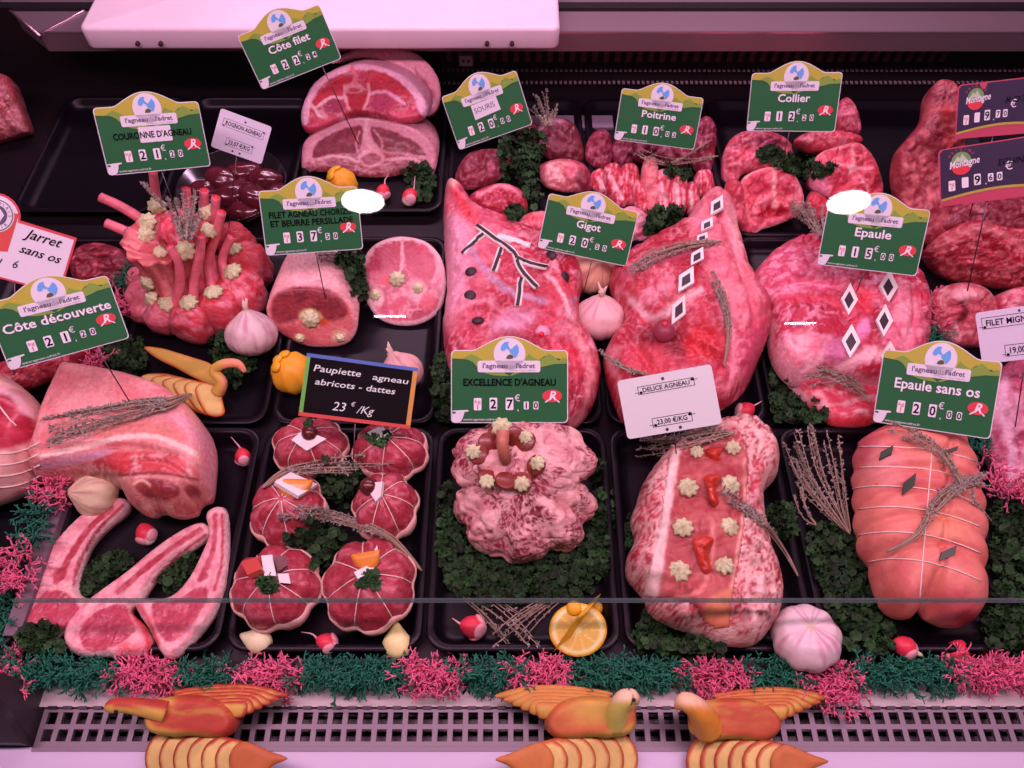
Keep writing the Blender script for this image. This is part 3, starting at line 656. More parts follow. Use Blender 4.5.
# ------------------------------------------------------------ rack block at left
G = deckpillow([(73, 376), (76, 374), (100, 377), (140, 385), (180, 400), (206, 428), (216, 450), (215, 480), (211, 498), (200, 503), (196, 512), (176, 517), (160, 512), (148, 516), (132, 505), (122, 489), (96, 484), (60, 483), (41, 481), (39, 466), (44, 450), (52, 420), (62, 396)], H=.080, u=.42, Rf=.028, Rb=.025, crease=.0008, g=.0014, lump=.003, lscale=25, seed=4, short=.012,
   hmod=grooves([([(44, 470), (90, 466), (140, 466), (190, 474)], 3, .14), ([(126, 496), (150, 482), (180, 482), (200, 494)], 3, .10)]))
c = paint(G, streak(ob(236, 136, 150), ob(226, 108, 124), 26, (1, 1, 1), -.2, .3), [
    ('p', [(38, 462), (70, 452), (120, 441), (165, 446), (204, 466), (218, 474), (218, 500), (200, 522), (140, 520), (110, 490), (36, 486)], streak(ob(220, 124, 136), ob(206, 96, 108), 50, (.6, 1, 2)), 1.5),
    ('p', [(160, 408), (206, 428), (220, 460), (218, 500), (204, 505), (207, 462), (188, 436)], ob(228, 132, 158), 5), ('p', [(96, 426), (140, 420), (180, 428), (176, 440), (130, 438), (98, 440)], ob(222, 116, 122), 4),
    ('l', ([(42, 456), (84, 447), (124, 437), (160, 438), (196, 454)], 2.6), ob(240, 178, 186), 1.2), ('l', ([(42, 466), (80, 458), (108, 452)], 4), ob(200, 120, 150), 3),
    ('p', [(84, 470), (106, 455), (130, 451), (160, 452), (186, 458), (190, 474), (160, 472), (130, 472), (106, 474)], meatbase(ob(206, 66, 80), ob(232, 146, 160), 110, -.02, .2, 5), 1.5), ('e', (119, 463, 14, 8, -6), ob(212, 62, 76), 2), ('e', (178, 465, 10, 7, 20), ob(214, 80, 96), 2),
    ('l', ([(40, 478), (80, 475), (120, 475), (160, 473), (196, 480)], 1.8), ob(140, 46, 50), 1), ('l', ([(40, 483), (90, 480), (126, 480)], 1.6), ob(232, 160, 160), 1),
    ('p', [(122, 480), (160, 476), (200, 482), (210, 496), (196, 506), (150, 504), (128, 496)], ob(206, 110, 116), 1.5), ('e', (158, 489, 23, 10.5, 8), streak(ob(156, 54, 62), ob(140, 44, 54), 70), 1.0), ('e', (193, 492, 9, 6, 30), ob(150, 54, 62), 1.2), ('l', ([(134, 484), (142, 480), (150, 486)], 1.2), ob(228, 150, 150), .8),
    ('p', [(124, 496), (150, 502), (200, 502), (198, 513), (176, 518), (146, 516)], meatbase(ob(206, 92, 100), ob(230, 150, 150), 120, -.05, .2, 3), 1.5)], warp=.9, wf=.13)
t = meat('rack_of_lamb', 'thick rack of lamb with a smooth pink fat top and cut face at left', 'lamb joint', G, c)
# ------------------------------------------------------------ chops
def chop(outline, label, paints, seed, z0=0.0):
    G = deckpillow(outline, z0=z0, H=.024, u=.55, Rf=.0045, Rb=.006, g=.0013, crease=.0007, cscale=60, lump=.002, lscale=60, seed=seed)
    c = paint(G, streak(ob(236, 148, 168), ob(226, 118, 142), 60, (1, 1, 1), -.1, .25, seed), [('rim', 2.2, ob(242, 172, 190), 1.2)] + paints, warp=.9, wf=.14)
    return meat('lamb_chop', label, 'lamb chop', G, c, group='lamb chops on the left tray')
EYE = streak(ob(182, 56, 82), ob(204, 84, 108), 55, (1, 1, 1), .0, .35, 4); STR = streak(ob(176, 48, 70), ob(196, 76, 98), 60)
chop([(122, 499), (131, 504), (126, 514), (108, 528), (92, 546), (83, 570), (80, 590), (86, 598), (103, 602), (96, 612), (80, 625), (60, 637), (42, 648), (22, 648), (14, 633), (24, 605), (40, 578), (50, 555), (65, 535), (85, 516), (105, 505)],
     'leftmost lamb chop with a curved bone beside the green moss', [('p', [(30, 612), (48, 590), (66, 592), (80, 612), (62, 632), (40, 640), (26, 634)], EYE, 1.2), ('l', ([(112, 508), (88, 530), (68, 560), (56, 582)], 3.2), STR, 1.0), ('l', ([(122, 506), (100, 528), (80, 560), (74, 585)], 1.6), STR, .8), ('e', (60, 574, 9, 6, -50), STR, 1.0), ('e', (92, 604, 10, 4, -20), ob(220, 60, 80), 2), ('l', ([(50, 588), (68, 590), (84, 604)], 2), ob(240, 150, 165), 1.5)], 31)
chop([(205, 524), (211, 534), (197, 547), (176, 560), (160, 575), (148, 592), (141, 603), (132, 612), (146, 626), (154, 642), (146, 655), (110, 657), (82, 657), (67, 645), (69, 626), (85, 606), (105, 590), (130, 572), (150, 555), (170, 540), (190, 528)],
     'middle lamb chop lying across the tray between its two neighbours', [('p', [(80, 630), (96, 612), (122, 604), (130, 616), (134, 632), (112, 648), (86, 650)], EYE, 1.2), ('l', ([(200, 530), (172, 548), (146, 568), (118, 592)], 3), STR, 1.0), ('l', ([(206, 535), (178, 556), (152, 582)], 1.6), STR, .8), ('l', ([(134, 612), (146, 634), (150, 650)], 4), ob(216, 66, 84), 2.5), ('e', (130, 648, 12, 5, 0), ob(220, 90, 106), 3)], 32, .001)
chop([(207, 516), (219, 508), (228, 513), (230, 545), (228, 580), (221, 605), (205, 630), (182, 654), (169, 659), (160, 650), (150, 630), (138, 611), (138, 601), (158, 600), (175, 596), (190, 580), (203, 555), (210, 535)],
     'right lamb chop with its rib bone pointing straight up', [('p', [(152, 604), (176, 600), (196, 588), (208, 590), (204, 606), (186, 632), (168, 642), (156, 628)], EYE, 1.2), ('l', ([(215, 515), (213, 550), (200, 580)], 2.6), STR, 1.0), ('l', ([(222, 514), (222, 560), (214, 590)], 1.4), STR, .8), ('e', (204, 576, 5, 4, 0), STR, .8), ('l', ([(140, 606), (150, 622), (158, 644)], 2.5), ob(214, 80, 100), 2)], 33, .003)
# ------------------------------------------------------------ six tied parcels
def lump_body(cx, cy, rx, ry, H, lob, ph, seed, gd=.10, squash=.45, nu=72, nv=34):
    """lobed round body resting on the tray: centre and radii in the picture's measure"""
    c = P(cx, cy, H * squash); D = depth(c); R = rx * D / FPX
    V, F = sphere(nu, nv); az = np.arctan2(V[:, 1], V[:, 0]); pol = np.arccos(np.clip(V[:, 2], -1, 1))
    k = 1 - gd * np.abs(np.cos(lob / 2 * (az + ph))) ** 6 * np.sin(pol) ** .5 * (pol > .12)
    W = V.copy(); sgn = np.sign(W[:, 2]); W[:, 2] = sgn * np.abs(W[:, 2]) ** .8
    W = W * k[:, None] * np.array([R, R * ry / rx, 1]); W[:, 2] *= np.where(V[:, 2] > 0, H * (1 - squash), H * squash)
    W += (W / np.linalg.norm(W, axis=1)[:, None]) * (fbm(V * 2.2 + seed, 3) * R * .10)[:, None]
    b = np.array([c[0], c[1], 0.0]); W += c; W[:, 2] = np.maximum(W[:, 2], .0)
    G = Geo(); G.V = W; G.F = F; G.px = proj(W); G.d = np.full(len(W), .05); G.front = np.ones(len(W), bool); G.seed = seed; G.az = az; G.pol = pol; G.base = b; G.R = R; G.n = ZUP
    return G
M_STRING = mat('white_string', ob(236, 190, 200), .7)
def surfpath(G, fn, lift=.0006):
    """points on the body along (azimuth, polar) positions"""
    out = []; A = np.stack([np.cos(G.az) * np.sin(G.pol), np.sin(G.az) * np.sin(G.pol), np.cos(G.pol)], 1)
    for a, p in fn:
        q = np.array([math.cos(a) * math.sin(p), math.sin(a) * math.sin(p), math.cos(p)])
        w = np.exp(-((A - q) ** 2).sum(1) * 160); w /= w.sum(); pt = (G.V * w[:, None]).sum(0)
        cen = G.V.mean(0); d = pt - cen; out.append(pt + d / np.linalg.norm(d) * lift)
    return np.array(out)
def parcel(cx, cy, rx, ry, lab, ph, seed, H=.062):
    G = lump_body(cx, cy, rx, ry, H, 7, ph, seed)
    def colf(G):
        c = meatbase(ob(176, 50, 72), ob(206, 96, 120), 45, .14, .45, seed)(G)
        return c
    c = paint(G, colf)
    t = Thing('tied_lamb_parcel', lab, 'stuffed lamb parcel', G.base, 'tied lamb parcels'); t.part('meat_body', G.V, G.F, M_MEAT, c, solid=True); t.G = G
    # band of bard fat round the waist
    V = []; F = []; n = 60; K = 6
    for i in range(n):
        a = 2 * PI * i / n
        pts = surfpath(G, [(a, 1.48 + .10 * math.sin(3 * a + seed)), (a, 1.75), (a, 2.1)], .0022); V += list(pts)
    for i in range(n):
        for j in range(2): a, b_ = i * 3 + j, ((i + 1) % n) * 3 + j; F.append((a, a + 1, b_ + 1, b_))
    V = np.array(V); nn = V - G.V.mean(0); nn /= np.linalg.norm(nn, axis=1)[:, None]; m = len(V)
    F2 = F + [tuple(x + m for x in f[::-1]) for f in F] + [(i * 3, ((i + 1) % n) * 3, ((i + 1) % n) * 3 + m, i * 3 + m) for i in range(n)] + [(i * 3 + 2, i * 3 + 2 + m, ((i + 1) % n) * 3 + 2 + m, ((i + 1) % n) * 3 + 2) for i in range(n)]
    t.part('fat_band', np.concatenate([V, V - nn * .004]), F2, mat('bard_fat_pink', ob(226, 150, 158), .5, var=.15, vscale=120))
    b = MB()
    for i in range(7):
        a = 2 * PI * i / 7 + PI / 7 * 0 - ph + PI / 7 * 0
        b.add(*tube(surfpath(G, [(a, .06 + k * .17) for k in range(11)], .0003), .00052, 5))
    V, F, _ = b.get(); t.part('string', V, F, M_STRING)
    return t
M_APR = mat('dried_apricot', ob(232, 122, 48), .4, var=.1, coat=.3); M_DATE = mat('date_skin', ob(92, 26, 30), .25, coat=.4, var=.3, vscale=160)
def apricot(t, x, y, w, h, an):
    a = math.radians(an); pts = []
    for k in range(9): q = PI * k / 8; pts.append((w * .5 * math.cos(q), h * math.sin(q) * 1.0))
    pts = [(x + px * math.cos(a) - py * math.sin(a), y + px * math.sin(a) + py * math.cos(a)) for px, py in pts]
    c, n = onsurf(x, y + h * .3); nn = n * .6 + np.array([0, -.5, .6]); nn /= np.linalg.norm(nn)
    Gp = pillow(pts, c + nn * .003, nn, .004, .004, .003, .003, g=.0014, cr=False); t.part('apricot', Gp.V, Gp.F, M_APR)
def sprigtuft(t, x, y, r, seed, n=26, name='parsley_leaf'):
    V, F, C = tuft_mesh([(x + rng.normal() * r, y + rng.normal() * r * .7) for _ in range(n)], seed, .0042)
    return t.part(name, V, F, M_LEAF, C)
def tuft_mesh(pts, seed, r=.0055, lift=.004, dark=1., up=.8, vert=0.):
    """curly parsley: many small ruffled leaf discs sitting where the points fall"""
    rg = np.random.default_rng(seed); N = 11; th = np.arange(N) * 2 * PI / N; VV = []; FF = []; CC = []; o = 0
    for (x, y) in pts:
        p, n = onsurf(x, y)
        d = n * .5 + ZUP * up + rg.normal(size=3) * .55; d /= np.linalg.norm(d); R = align(d) @ rotm('Z', rg.random() * 6)
        s = r * (.7 + .6 * rg.random()); ruf = .55 + .3 * rg.random()
        ri = np.stack([np.cos(th) * .5, np.sin(th) * .5, .25 + .15 * np.cos(th * 3)], 1); ro = np.stack([np.cos(th), np.sin(th), np.where(np.arange(N) % 2, ruf, -.15) + .2 * np.cos(2 * th)], 1)
        V = np.concatenate([[[0, 0, -.3]], ri, ro]) * s @ R.T + p + d * (lift * (.3 + rg.random())) + ZUP * (vert * rg.random())
        F = [(0, 1 + i, 1 + (i + 1) % N) for i in range(N)] + [(1 + i, 1 + N + i, 1 + N + (i + 1) % N, 1 + (i + 1) % N) for i in range(N)]
        VV.append(V); FF += [tuple(i + o for i in f) for f in F]; o += len(V)
        g = ob(*(np.array([40, 62, 34]) * (.7 + .7 * rg.random()))) * dark; CC.append(np.tile(g, (len(V), 1)))
    return np.concatenate(VV), FF, np.concatenate(CC)
PC = [(311, 448, 37, 30, 'tied lamb parcel with a date on a fat diamond, back left of its tray', .3), (391, 452, 38, 30, 'tied lamb parcel with parsley at its centre under the chalkboard corner', .8), (289, 512, 36, 40, 'tied lamb parcel half hidden by parsley, with a dried apricot wedge on its far side', 1.3), (386, 508, 32, 36, 'tied lamb parcel with a dark date on its upper left', .1), (277, 588, 44, 42, 'tied lamb parcel with fat strips and parsley on top, front left of its tray', .5), (370, 585, 46, 48, 'tied lamb parcel topped with an apricot slice and parsley, front right of its tray', .9)]
pcs = [parcel(*a[:4], a[4], a[5], 41 + i) for i, a in enumerate(PC)]
chip(pcs[0], 'fat_diamond', [(292, 440), (304, 430), (327, 439), (307, 451)], .003, M_INW); ball(pcs[0], 'date', 308, 434, .0088, M_DATE, None, (1, 1, 1.1), .5); sprigtuft(pcs[0], 309, 426, 3, 61, 8)
chip(pcs[1], 'fat_diamond', [(368, 434), (380, 428), (393, 433), (378, 442)], .003, M_INW); sprigtuft(pcs[1], 381, 440, 5, 62, 22)
chip(pcs[2], 'fat_diamond', [(274, 484), (290, 474), (317, 486), (298, 498)], .003, M_INW); apricot(pcs[2], 294, 479, 38, 20, 2)
chip(pcs[3], 'fat_diamond', [(365, 484), (384, 482), (382, 497), (377, 502)], .003, M_INW); ball(pcs[3], 'date', 373, 487, .0095, M_DATE, None, (1, 1, 1.1), .5)
chip(pcs[4], 'fat_strip', [(262, 557), (273, 556), (277, 577), (265, 577)], .003, M_INW); chip(pcs[4], 'fat_strip', [(278, 574), (289, 574), (291, 584), (280, 583)], .003, M_INW); chip(pcs[4], 'date_piece', [(273, 560), (284, 558), (288, 568), (278, 574)], .005, M_DATE); chip(pcs[4], 'meat_cube', [(244, 565), (260, 560), (264, 572), (250, 578)], .005, mat('cube_red', ob(206, 70, 70), .4)); sprigtuft(pcs[4], 267, 585, 6, 63, 30)
chip(pcs[5], 'fat_diamond', [(354, 573), (366, 567), (377, 546), (379, 560), (372, 572), (358, 580)], .002, M_INW); apricot(pcs[5], 365, 552, 30, 21, -10); sprigtuft(pcs[5], 369, 581, 5, 64, 26)
# ------------------------------------------------------------ caul wrapped crown (two tiers)
def caul(G, seed=0, meatc=ob(150, 46, 66), fatc=ob(232, 152, 166), sc=1., lo=-.12, hi=-.02, asp=(1, 1, 1)):
    """white caul fat: plain fatty sheets broken by windows of meat crossed by fine white strands"""
    V = G.V * np.asarray(asp); w = np.stack([fbm(V * 30 + seed + k * 7, 2) for k in range(3)], 1) * .02
    def strands(d, f, k):
        U = V + w; r = np.array(d, float); r /= np.linalg.norm(r); al = U @ r; W = (U - al[:, None] * r) * f + np.outer(al * f * .22, r)
        return 1 - sst(.02, .075, np.abs(fbm(W + seed * 3 + k, 2)))
    web = np.maximum(np.maximum(strands((1, .5, .3), 150 * sc, 0), strands((-.4, 1, .6), 130 * sc, 9)), .8 * strands((.2, -.6, 1), 110 * sc, 19))
    f1, f2 = worley(V * 42 * sc + w * 40 + seed * 3.7); band = .9 * (1 - sst(.02, .09, f2 - f1))
    win = sst(lo, hi, fbm(V * 24 * sc + seed * 2.2, 3) + .02)
    dm = mixc(np.asarray(meatc), np.asarray(meatc) * .6, sst(-.2, .2, fbm(V * 60 + 3, 2)))
    t = np.clip(np.maximum(1 - win + win * web * .8, band), 0, 1)
    fv = mixc(np.asarray(fatc), np.asarray(fatc) * np.array([.82, .60, .66]), sst(-.1, .3, fbm(V * 34 + seed + 50, 3)))
    return dm * (1 - t[:, None]) + fv * t[:, None]
def tier(cx, cy, rx, ry, z0, H, lob, ph, seed, gd=.16):
    G = lump_body(cx, cy, rx, ry, H, lob, ph, seed, gd=gd, squash=.42, nu=240, nv=110); G.V[:, 2] += z0; u = G.V - G.V.mean(0); u /= np.linalg.norm(u, axis=1)[:, None]; G.V += u * (.005 * fbm(G.V * 36 + seed, 2) - .0025 * np.clip(1 - np.abs(fbm(G.V * 38 + seed + 9, 2)) * 7, 0, 1) ** 2)[:, None]; return G
G1 = tier(524, 506, 70, 57, 0, .076, 8, .35, 51, .12); G2 = tier(522, 476, 70, 46, .032, .062, 7, .5, 52, .07)
t = Thing('stuffed_lamb_crown', 'round caul wrapped lamb dome topped with chorizo and piped butter on parsley', 'lamb joint', G1.base)
t.part('lower_body', G1.V, G1.F, M_MEAT, caul(G1, 1), solid=True); t.part('upper_body', G2.V, G2.F, M_MEAT, caul(G2, 2), solid=True)
M_CHO = mat('chorizo', ob(128, 38, 34), .35, var=.35, vscale=240, coat=.2)
def coin(t, x, y, r, tilt, name='chorizo_slice'):
    p, n = onsurf(x, y); nn = n * .5 + np.asarray(tilt, float) + np.array([0, -.1, .5]); nn /= np.linalg.norm(nn)
    V, F = lathe([(r * .93, 0), (r, .001), (r, .004), (r * .9, .0048)], (0, 0, 0), 22); V = V @ align(nn).T + p + nn * .001
    return t.part(name, V, F, M_CHO, solid=True)
ring = [(478, 455), (488, 443), (488, 479), (505, 483), (522, 483), (538, 466), (527, 442), (515, 436), (497, 436)]
for i, (x, y) in enumerate(ring):
    a = math.atan2(-(y - 460), x - 507); coin(t, x, y, .0105, (-.35 * math.cos(a), -.35 * math.sin(a), 0))
p, n = onsurf(507, 462); q = PD(503, 430, depth(p) - .006); b = MB(); V, F = tube([p + n * .002, (p + q) / 2 + n * .005, q], [.0058, .0062, .0066], 12); t.part('sausage_stick', V, F, mat('sausage', ob(186, 96, 86), .4, var=.15, vscale=150), solid=True)
for x, y, s in ((473, 452, 1), (487, 482, 1), (522, 484, 1), (538, 463, 1), (526, 437, .9), (502, 428, 1.35)): rosette(t, x, y, s * 1.02, .4)
# ------------------------------------------------------------ ham topped roast
GD = deckpillow([(672, 448), (655, 466), (641, 488), (636, 505), (630, 522), (634, 542), (626, 560), (627, 580), (642, 598), (650, 615), (672, 628), (692, 634), (720, 645), (752, 646), (772, 625), (781, 602), (778, 575), (768, 545), (764, 520), (762, 495), (775, 478), (776, 455), (765, 436), (742, 422), (715, 425), (690, 434)], H=.075, u=.40, Rf=.036, lump=.012, lscale=38, seed=6)
t = meat('ham_topped_roast', 'long caul wrapped lamb roast under a ham slice with piped butter stars', 'lamb joint', GD, caul(GD, 6, meatc=ob(196, 60, 78), fatc=ob(240, 168, 180), sc=1.15, lo=-.2, hi=-.08, asp=(1, .6, 1)))
H1 = overlay(GD, [(671, 452), (700, 443), (744, 446), (746, 500), (742, 540), (735, 580), (730, 610), (727, 628), (708, 625), (694, 606), (670, 598), (644, 596), (650, 570), (657, 540), (663, 505), (667, 475)], .0022)
c = paint(H1, streak(ob(176, 66, 76), ob(192, 84, 92), 40), [('p', [(671, 450), (680, 450), (672, 500), (664, 560), (657, 598), (642, 598), (650, 560), (662, 500)], ob(238, 176, 188), 2.5), ('l', ([(712, 520), (712, 560), (700, 590), (676, 598)], 2), ob(228, 120, 126), 2), ('l', ([(744, 460), (745, 500), (738, 550), (730, 600)], 1.6), ob(234, 150, 150), 2), ('e', (728, 475, 20, 8, -20), ob(160, 44, 56), 4), ('p', [(708, 600), (732, 590), (728, 630), (706, 626)], ob(214, 110, 90), 4)], warp=1.5)
hs = t.part('ham_slice', H1.V, H1.F, M_FATM, c, solid=True)
for x, y, s in ((688, 488, 1.25), (730, 485, 1.25), (683, 528, 1.25), (729, 527, 1.2), (679, 572, 1.35), (724, 566, 1.2), (733, 448, 1.0), (697, 452, .9)): rosette(t, x, y, s, .5)
M_CRI = mat('red_sausage', ob(196, 46, 36), .3, var=.4, vscale=200, coat=.3, bump=.5, bscale=200)
for x, y, w, h in ((712, 490, 17, 32), (703, 555, 22, 38), (714, 455, 18, 14)):
    p, n = onsurf(x, y); nn = n + np.array([0, -.3, .5]); Gc = pillow([(x - w * .5, y - h * .35), (x - w * .1, y - h * .5), (x + w * .5, y - h * .42), (x + w * .25, y), (x + w * .4, y + h * .4), (x, y + h * .5), (x - w * .3, y + h * .1)], p + n * .002, n, .008, .006, .004, .004, g=.0013, lump=.007, lscale=150, seed=x); t.part('sausage_crumple', Gc.V, Gc.F, M_CRI, solid=True)
# ------------------------------------------------------------ string tied shoulder roast
ROW = [(452, 0), (472, -1), (492, -2), (514, -3), (537, 1), (562, 2)]
def rl(x, k):                        # the six string rings as seen, bowed across the roast
    y0 = (448, 468, 487, 508, 533, 560)[k]; tt = (x - 912) / 60; return y0 + 6 * tt + (6 + k * 1.0) * (tt * tt)
def hm(px, P0):
    k = np.ones(len(px))
    for i in range(6): k -= .15 * np.exp(-np.abs((px[:, 1] - rl(px[:, 0], i)) / 4.5) ** 1.4)
    xm = 932 - (px[:, 1] - 450) * .085; k -= .10 * np.exp(-((px[:, 0] - xm) / 3) ** 2)
    k -= .5 * np.exp(-((px[:, 0] - 917) / 5) ** 2) * sst(575, 615, px[:, 1])
    return k
LY = [(436, 862), (450, 853), (480, 851), (520, 853), (548, 856), (566, 866), (590, 873), (606, 880)]; RY = [(434, 938), (448, 960), (472, 971), (500, 977), (530, 981), (562, 980), (590, 980), (608, 980)]
def scal(y, side):
    k = 0
    for i in range(6): k += math.exp(-((y - rl(852 if side < 0 else 980, i)) / 5.5) ** 2)
    return 3.2 * k
out = [(885, 428), (905, 426), (922, 429)]
for y in range(436, 606, 5): out.append((float(np.interp(y, [a for a, b_ in RY], [b_ for a, b_ in RY])) - scal(y, 1), y))
out += [(979, 610), (968, 624), (946, 628), (926, 620), (917, 611), (909, 619), (893, 618), (881, 608)]
for y in range(601, 436, -5): out.append((float(np.interp(y, [a for a, b_ in LY], [b_ for a, b_ in LY])) + scal(y, -1), y))
GM = deckpillow(out, H=.085, u=.40, Rf=.055, crease=0, short=.022, hmod=hm, lump=.003, lscale=24, seed=7, g=.0018)
c = paint(GM, streak(ob(226, 112, 112), ob(214, 92, 98), 22, (1, 1, 1), -.15, .25), [('e', (880, 465, 24, 20, 0), ob(222, 118, 128), 14), ('e', (955, 607, 26, 18, 0), ob(206, 80, 90), 6), ('e', (968, 618, 12, 10, 0), ob(176, 40, 56), 4), ('p', [(853, 436), (880, 428), (862, 470), (852, 470)], ob(205, 84, 100), 6), ('e', (893, 600, 14, 16, 0), ob(196, 84, 84), 6), ('e', (876, 486, 2, 2, 0), ob(200, 60, 70), 1), ('e', (945, 525, 22, 14, 20), ob(232, 124, 112), 10)])
t = meat('tied_shoulder_roast', 'plump pink boned shoulder roast tied with white string and dark leaf diamonds', 'lamb joint', GM, c, m=M_FATM)
for k in range(6):
    pts = []
    for x in np.linspace(853, 980, 26):
        p, n = onsurf(x, rl(x, k))
        if p[2] > .012 and abs(proj(p[None])[0, 0] - x) < 2: pts.append(p + n * .0008)
    pts = np.array(pts)
    if len(pts) > 4: V, F = tube(pts, .0006, 5); t.part('string', V, F, M_STRING)
pts = [onsurf(932 - (y - 450) * .085, y) for y in np.linspace(447, 600, 24)]; V, F = tube([p + n * .0005 for p, n in pts], .0006, 5); t.part('string', V, F, M_STRING)
M_LD = mat('dark_leaf', ob(44, 52, 48), .4)
for x, y, w, h, sk in ((886, 453, 14, 14, 0), (909, 484, 14, 22, 0), (952, 450, 12, 8, 0), (948, 553, 18, 16, 0)):
    chip(t, 'leaf_diamond', [(x - w * .35, y - h * .05), (x + w * .5, y - h * .5), (x + w * .35, y + h * .1), (x - w * .5, y + h * .5)], .001, M_LD, .0006)
# ================================================================== middle and back rows
NF_ = np.array([0, -.6, .8])
def block(face, at, n=NF_, Hf=.006, Rf=.008, B=.06, Rb=.03, ext=None, taper=0., z=0.0, **k):
    return pillow(face, P(at[0], at[1], z), np.asarray(n, float) / np.linalg.norm(n), Hf, Rf, B, Rb, ext=ext, taper=taper, **k)
def sidecol(G, c, side):             # the rind colour behind the cut face
    G.front = G.front & (G.d >= 0); t = G.front[:, None]; return c * t + np.asarray(side) * (1 - t)
# ---- rolled loin and its slice
G = block([(267, 314), (270, 298), (279, 288), (300, 284), (332, 288), (352, 302), (358, 325), (346, 344), (312, 347), (283, 335)], (312, 349), n=(0, -.72, .69), B=.10, Rb=.02, ext=(.006, .085, .016), taper=.05, lump=.002, seed=71)
c = paint(G, ob(214, 96, 110), [('rim', 3.2, ob(228, 140, 158), 2), ('p', [(271, 310), (276, 294), (300, 286), (330, 290), (346, 304), (345, 318), (322, 320), (310, 315), (290, 322), (276, 322)], streak(ob(150, 44, 56), ob(126, 34, 48), 60), 2.5), ('e', (311, 318, 12, 8, 20), ob(222, 190, 150), 2), ('e', (322, 322, 7, 4, 10), ob(206, 60, 40), 2), ('e', (296, 335, 18, 8, 20), ob(186, 70, 82), 4), ('e', (340, 336, 8, 6, 0), ob(216, 150, 140), 3), ('e', (300, 337, 5, 3, 0), ob(220, 180, 150), 2)], warp=1.5)
c = sidecol(G, c, ob(226, 140, 158))
t = meat('stuffed_loin', 'rolled stuffed lamb loin with a dark cut end under the green card with black writing', 'lamb joint', G, c)
for k in range(7):                  # netting round the loin
    pass
for x, y, s in ((311, 319, 1.4), (300, 338, .7), (340, 338, .7)): rosette(t, x, y, s, 0)
G = block([(362, 290), (362, 265), (372, 247), (390, 238), (408, 237), (428, 243), (442, 260), (446, 285), (440, 310), (420, 324), (395, 325), (375, 315)], (404, 328), n=(0, -.5, .87), B=.045, Rb=.02, Hf=.004, seed=72, g=.0016)
c = paint(G, meatbase(ob(196, 66, 98), ob(232, 140, 164), 60, .0, .3, 3), [('rim', 4.5, ob(238, 160, 184), 1.5), ('p', [(367, 272), (378, 250), (398, 244), (400, 262), (396, 280), (380, 284)], streak(ob(188, 52, 84), ob(200, 66, 98), 70), 1.2), ('p', [(404, 244), (424, 248), (436, 266), (430, 280), (412, 276), (404, 262)], streak(ob(188, 52, 84), ob(200, 66, 98), 70), 1.2), ('l', ([(401, 240), (402, 262), (398, 278)], 1.2), ob(236, 150, 172), 1), ('e', (388, 281, 7, 5, 0), ob(210, 40, 60), 2), ('e', (398, 302, 12, 14, 0), streak(ob(206, 66, 98), ob(232, 130, 156), 90), 2.5), ('e', (376, 298, 7, 9, 0), ob(238, 160, 180), 3), ('e', (418, 292, 8, 10, 0), ob(236, 150, 172), 4), ('e', (428, 302, 8, 8, 0), ob(216, 76, 100), 4)], warp=1.5)
c = sidecol(G, c, ob(190, 90, 110)); t = meat('loin_slice', 'round pink loin slice with a piped butter centre and white fat rim', 'lamb joint', G, c)
for x, y, s in ((397, 279, 1.3), (375, 295, .9), (418, 288, .9)): rosette(t, x, y, s, 0)
# ---- saddle joints, one on the other
n1 = np.array([0, -.6, .8])
SD = streak(ob(112, 26, 44), ob(134, 38, 58), 90)
G = block([(303, 170), (302, 152), (306, 140), (322, 128), (345, 119), (368, 117), (395, 121), (418, 130), (434, 145), (437, 162), (430, 178), (412, 172), (392, 177), (368, 178), (342, 174), (318, 172)], (366, 180), n1, B=.07, Rb=.03, ext=(.012, .065, -.005), seed=73, lump=.002, g=.0015)
c = paint(G, ob(196, 108, 134), [('p', [(306, 168), (316, 156), (340, 154), (366, 150), (400, 154), (424, 160), (428, 172), (392, 180), (340, 178)], meatbase(ob(140, 44, 60), ob(186, 100, 122), 70, .0, .3, 5), 2),
    ('p', [(313, 158), (318, 142), (340, 130), (362, 126), (361, 144), (356, 153), (334, 154)], SD, 1.2), ('p', [(371, 126), (392, 131), (414, 141), (426, 155), (404, 153), (384, 150), (374, 142)], SD, 1.2),
    ('l', ([(367, 120), (366, 136), (371, 148)], 2), ob(206, 128, 150), 1), ('l', ([(360, 132), (356, 142), (358, 152)], 1.0), ob(186, 100, 122), .8), ('l', ([(374, 130), (382, 142), (380, 152)], 1.0), ob(186, 100, 122), .8),
    ('e', (371, 158, 13, 9, 0), ob(200, 116, 136), 1), ('e', (371, 159, 10, 6, 0), ob(140, 42, 60), 1), ('l', ([(318, 160), (340, 156), (358, 162)], 1.2), ob(206, 130, 150), 1), ('l', ([(386, 160), (410, 158), (424, 164)], 1.4), ob(200, 120, 142), 1), ('e', (338, 167, 12, 5, 0), ob(122, 34, 50), 1.5), ('e', (405, 167, 12, 5, -5), ob(122, 34, 50), 1.5)], warp=1.2, wf=.15)
c = sidecol(G, c, ob(200, 112, 140)); meat('lamb_saddle', 'lower lamb saddle with a darker cut face, beneath the other saddle', 'lamb joint', G, c)
RD = streak(ob(196, 34, 58), ob(176, 30, 54), 80)
G = block([(304, 130), (301, 116), (306, 98), (316, 82), (336, 69), (358, 63), (382, 66), (406, 76), (422, 92), (428, 108), (423, 120), (402, 124), (385, 121), (360, 116), (344, 122), (330, 129), (312, 134)], (366, 180), n1, B=.06, Rb=.03, ext=(.018, .05, -.012), seed=74, lump=.003, Hf=.010, g=.0015)
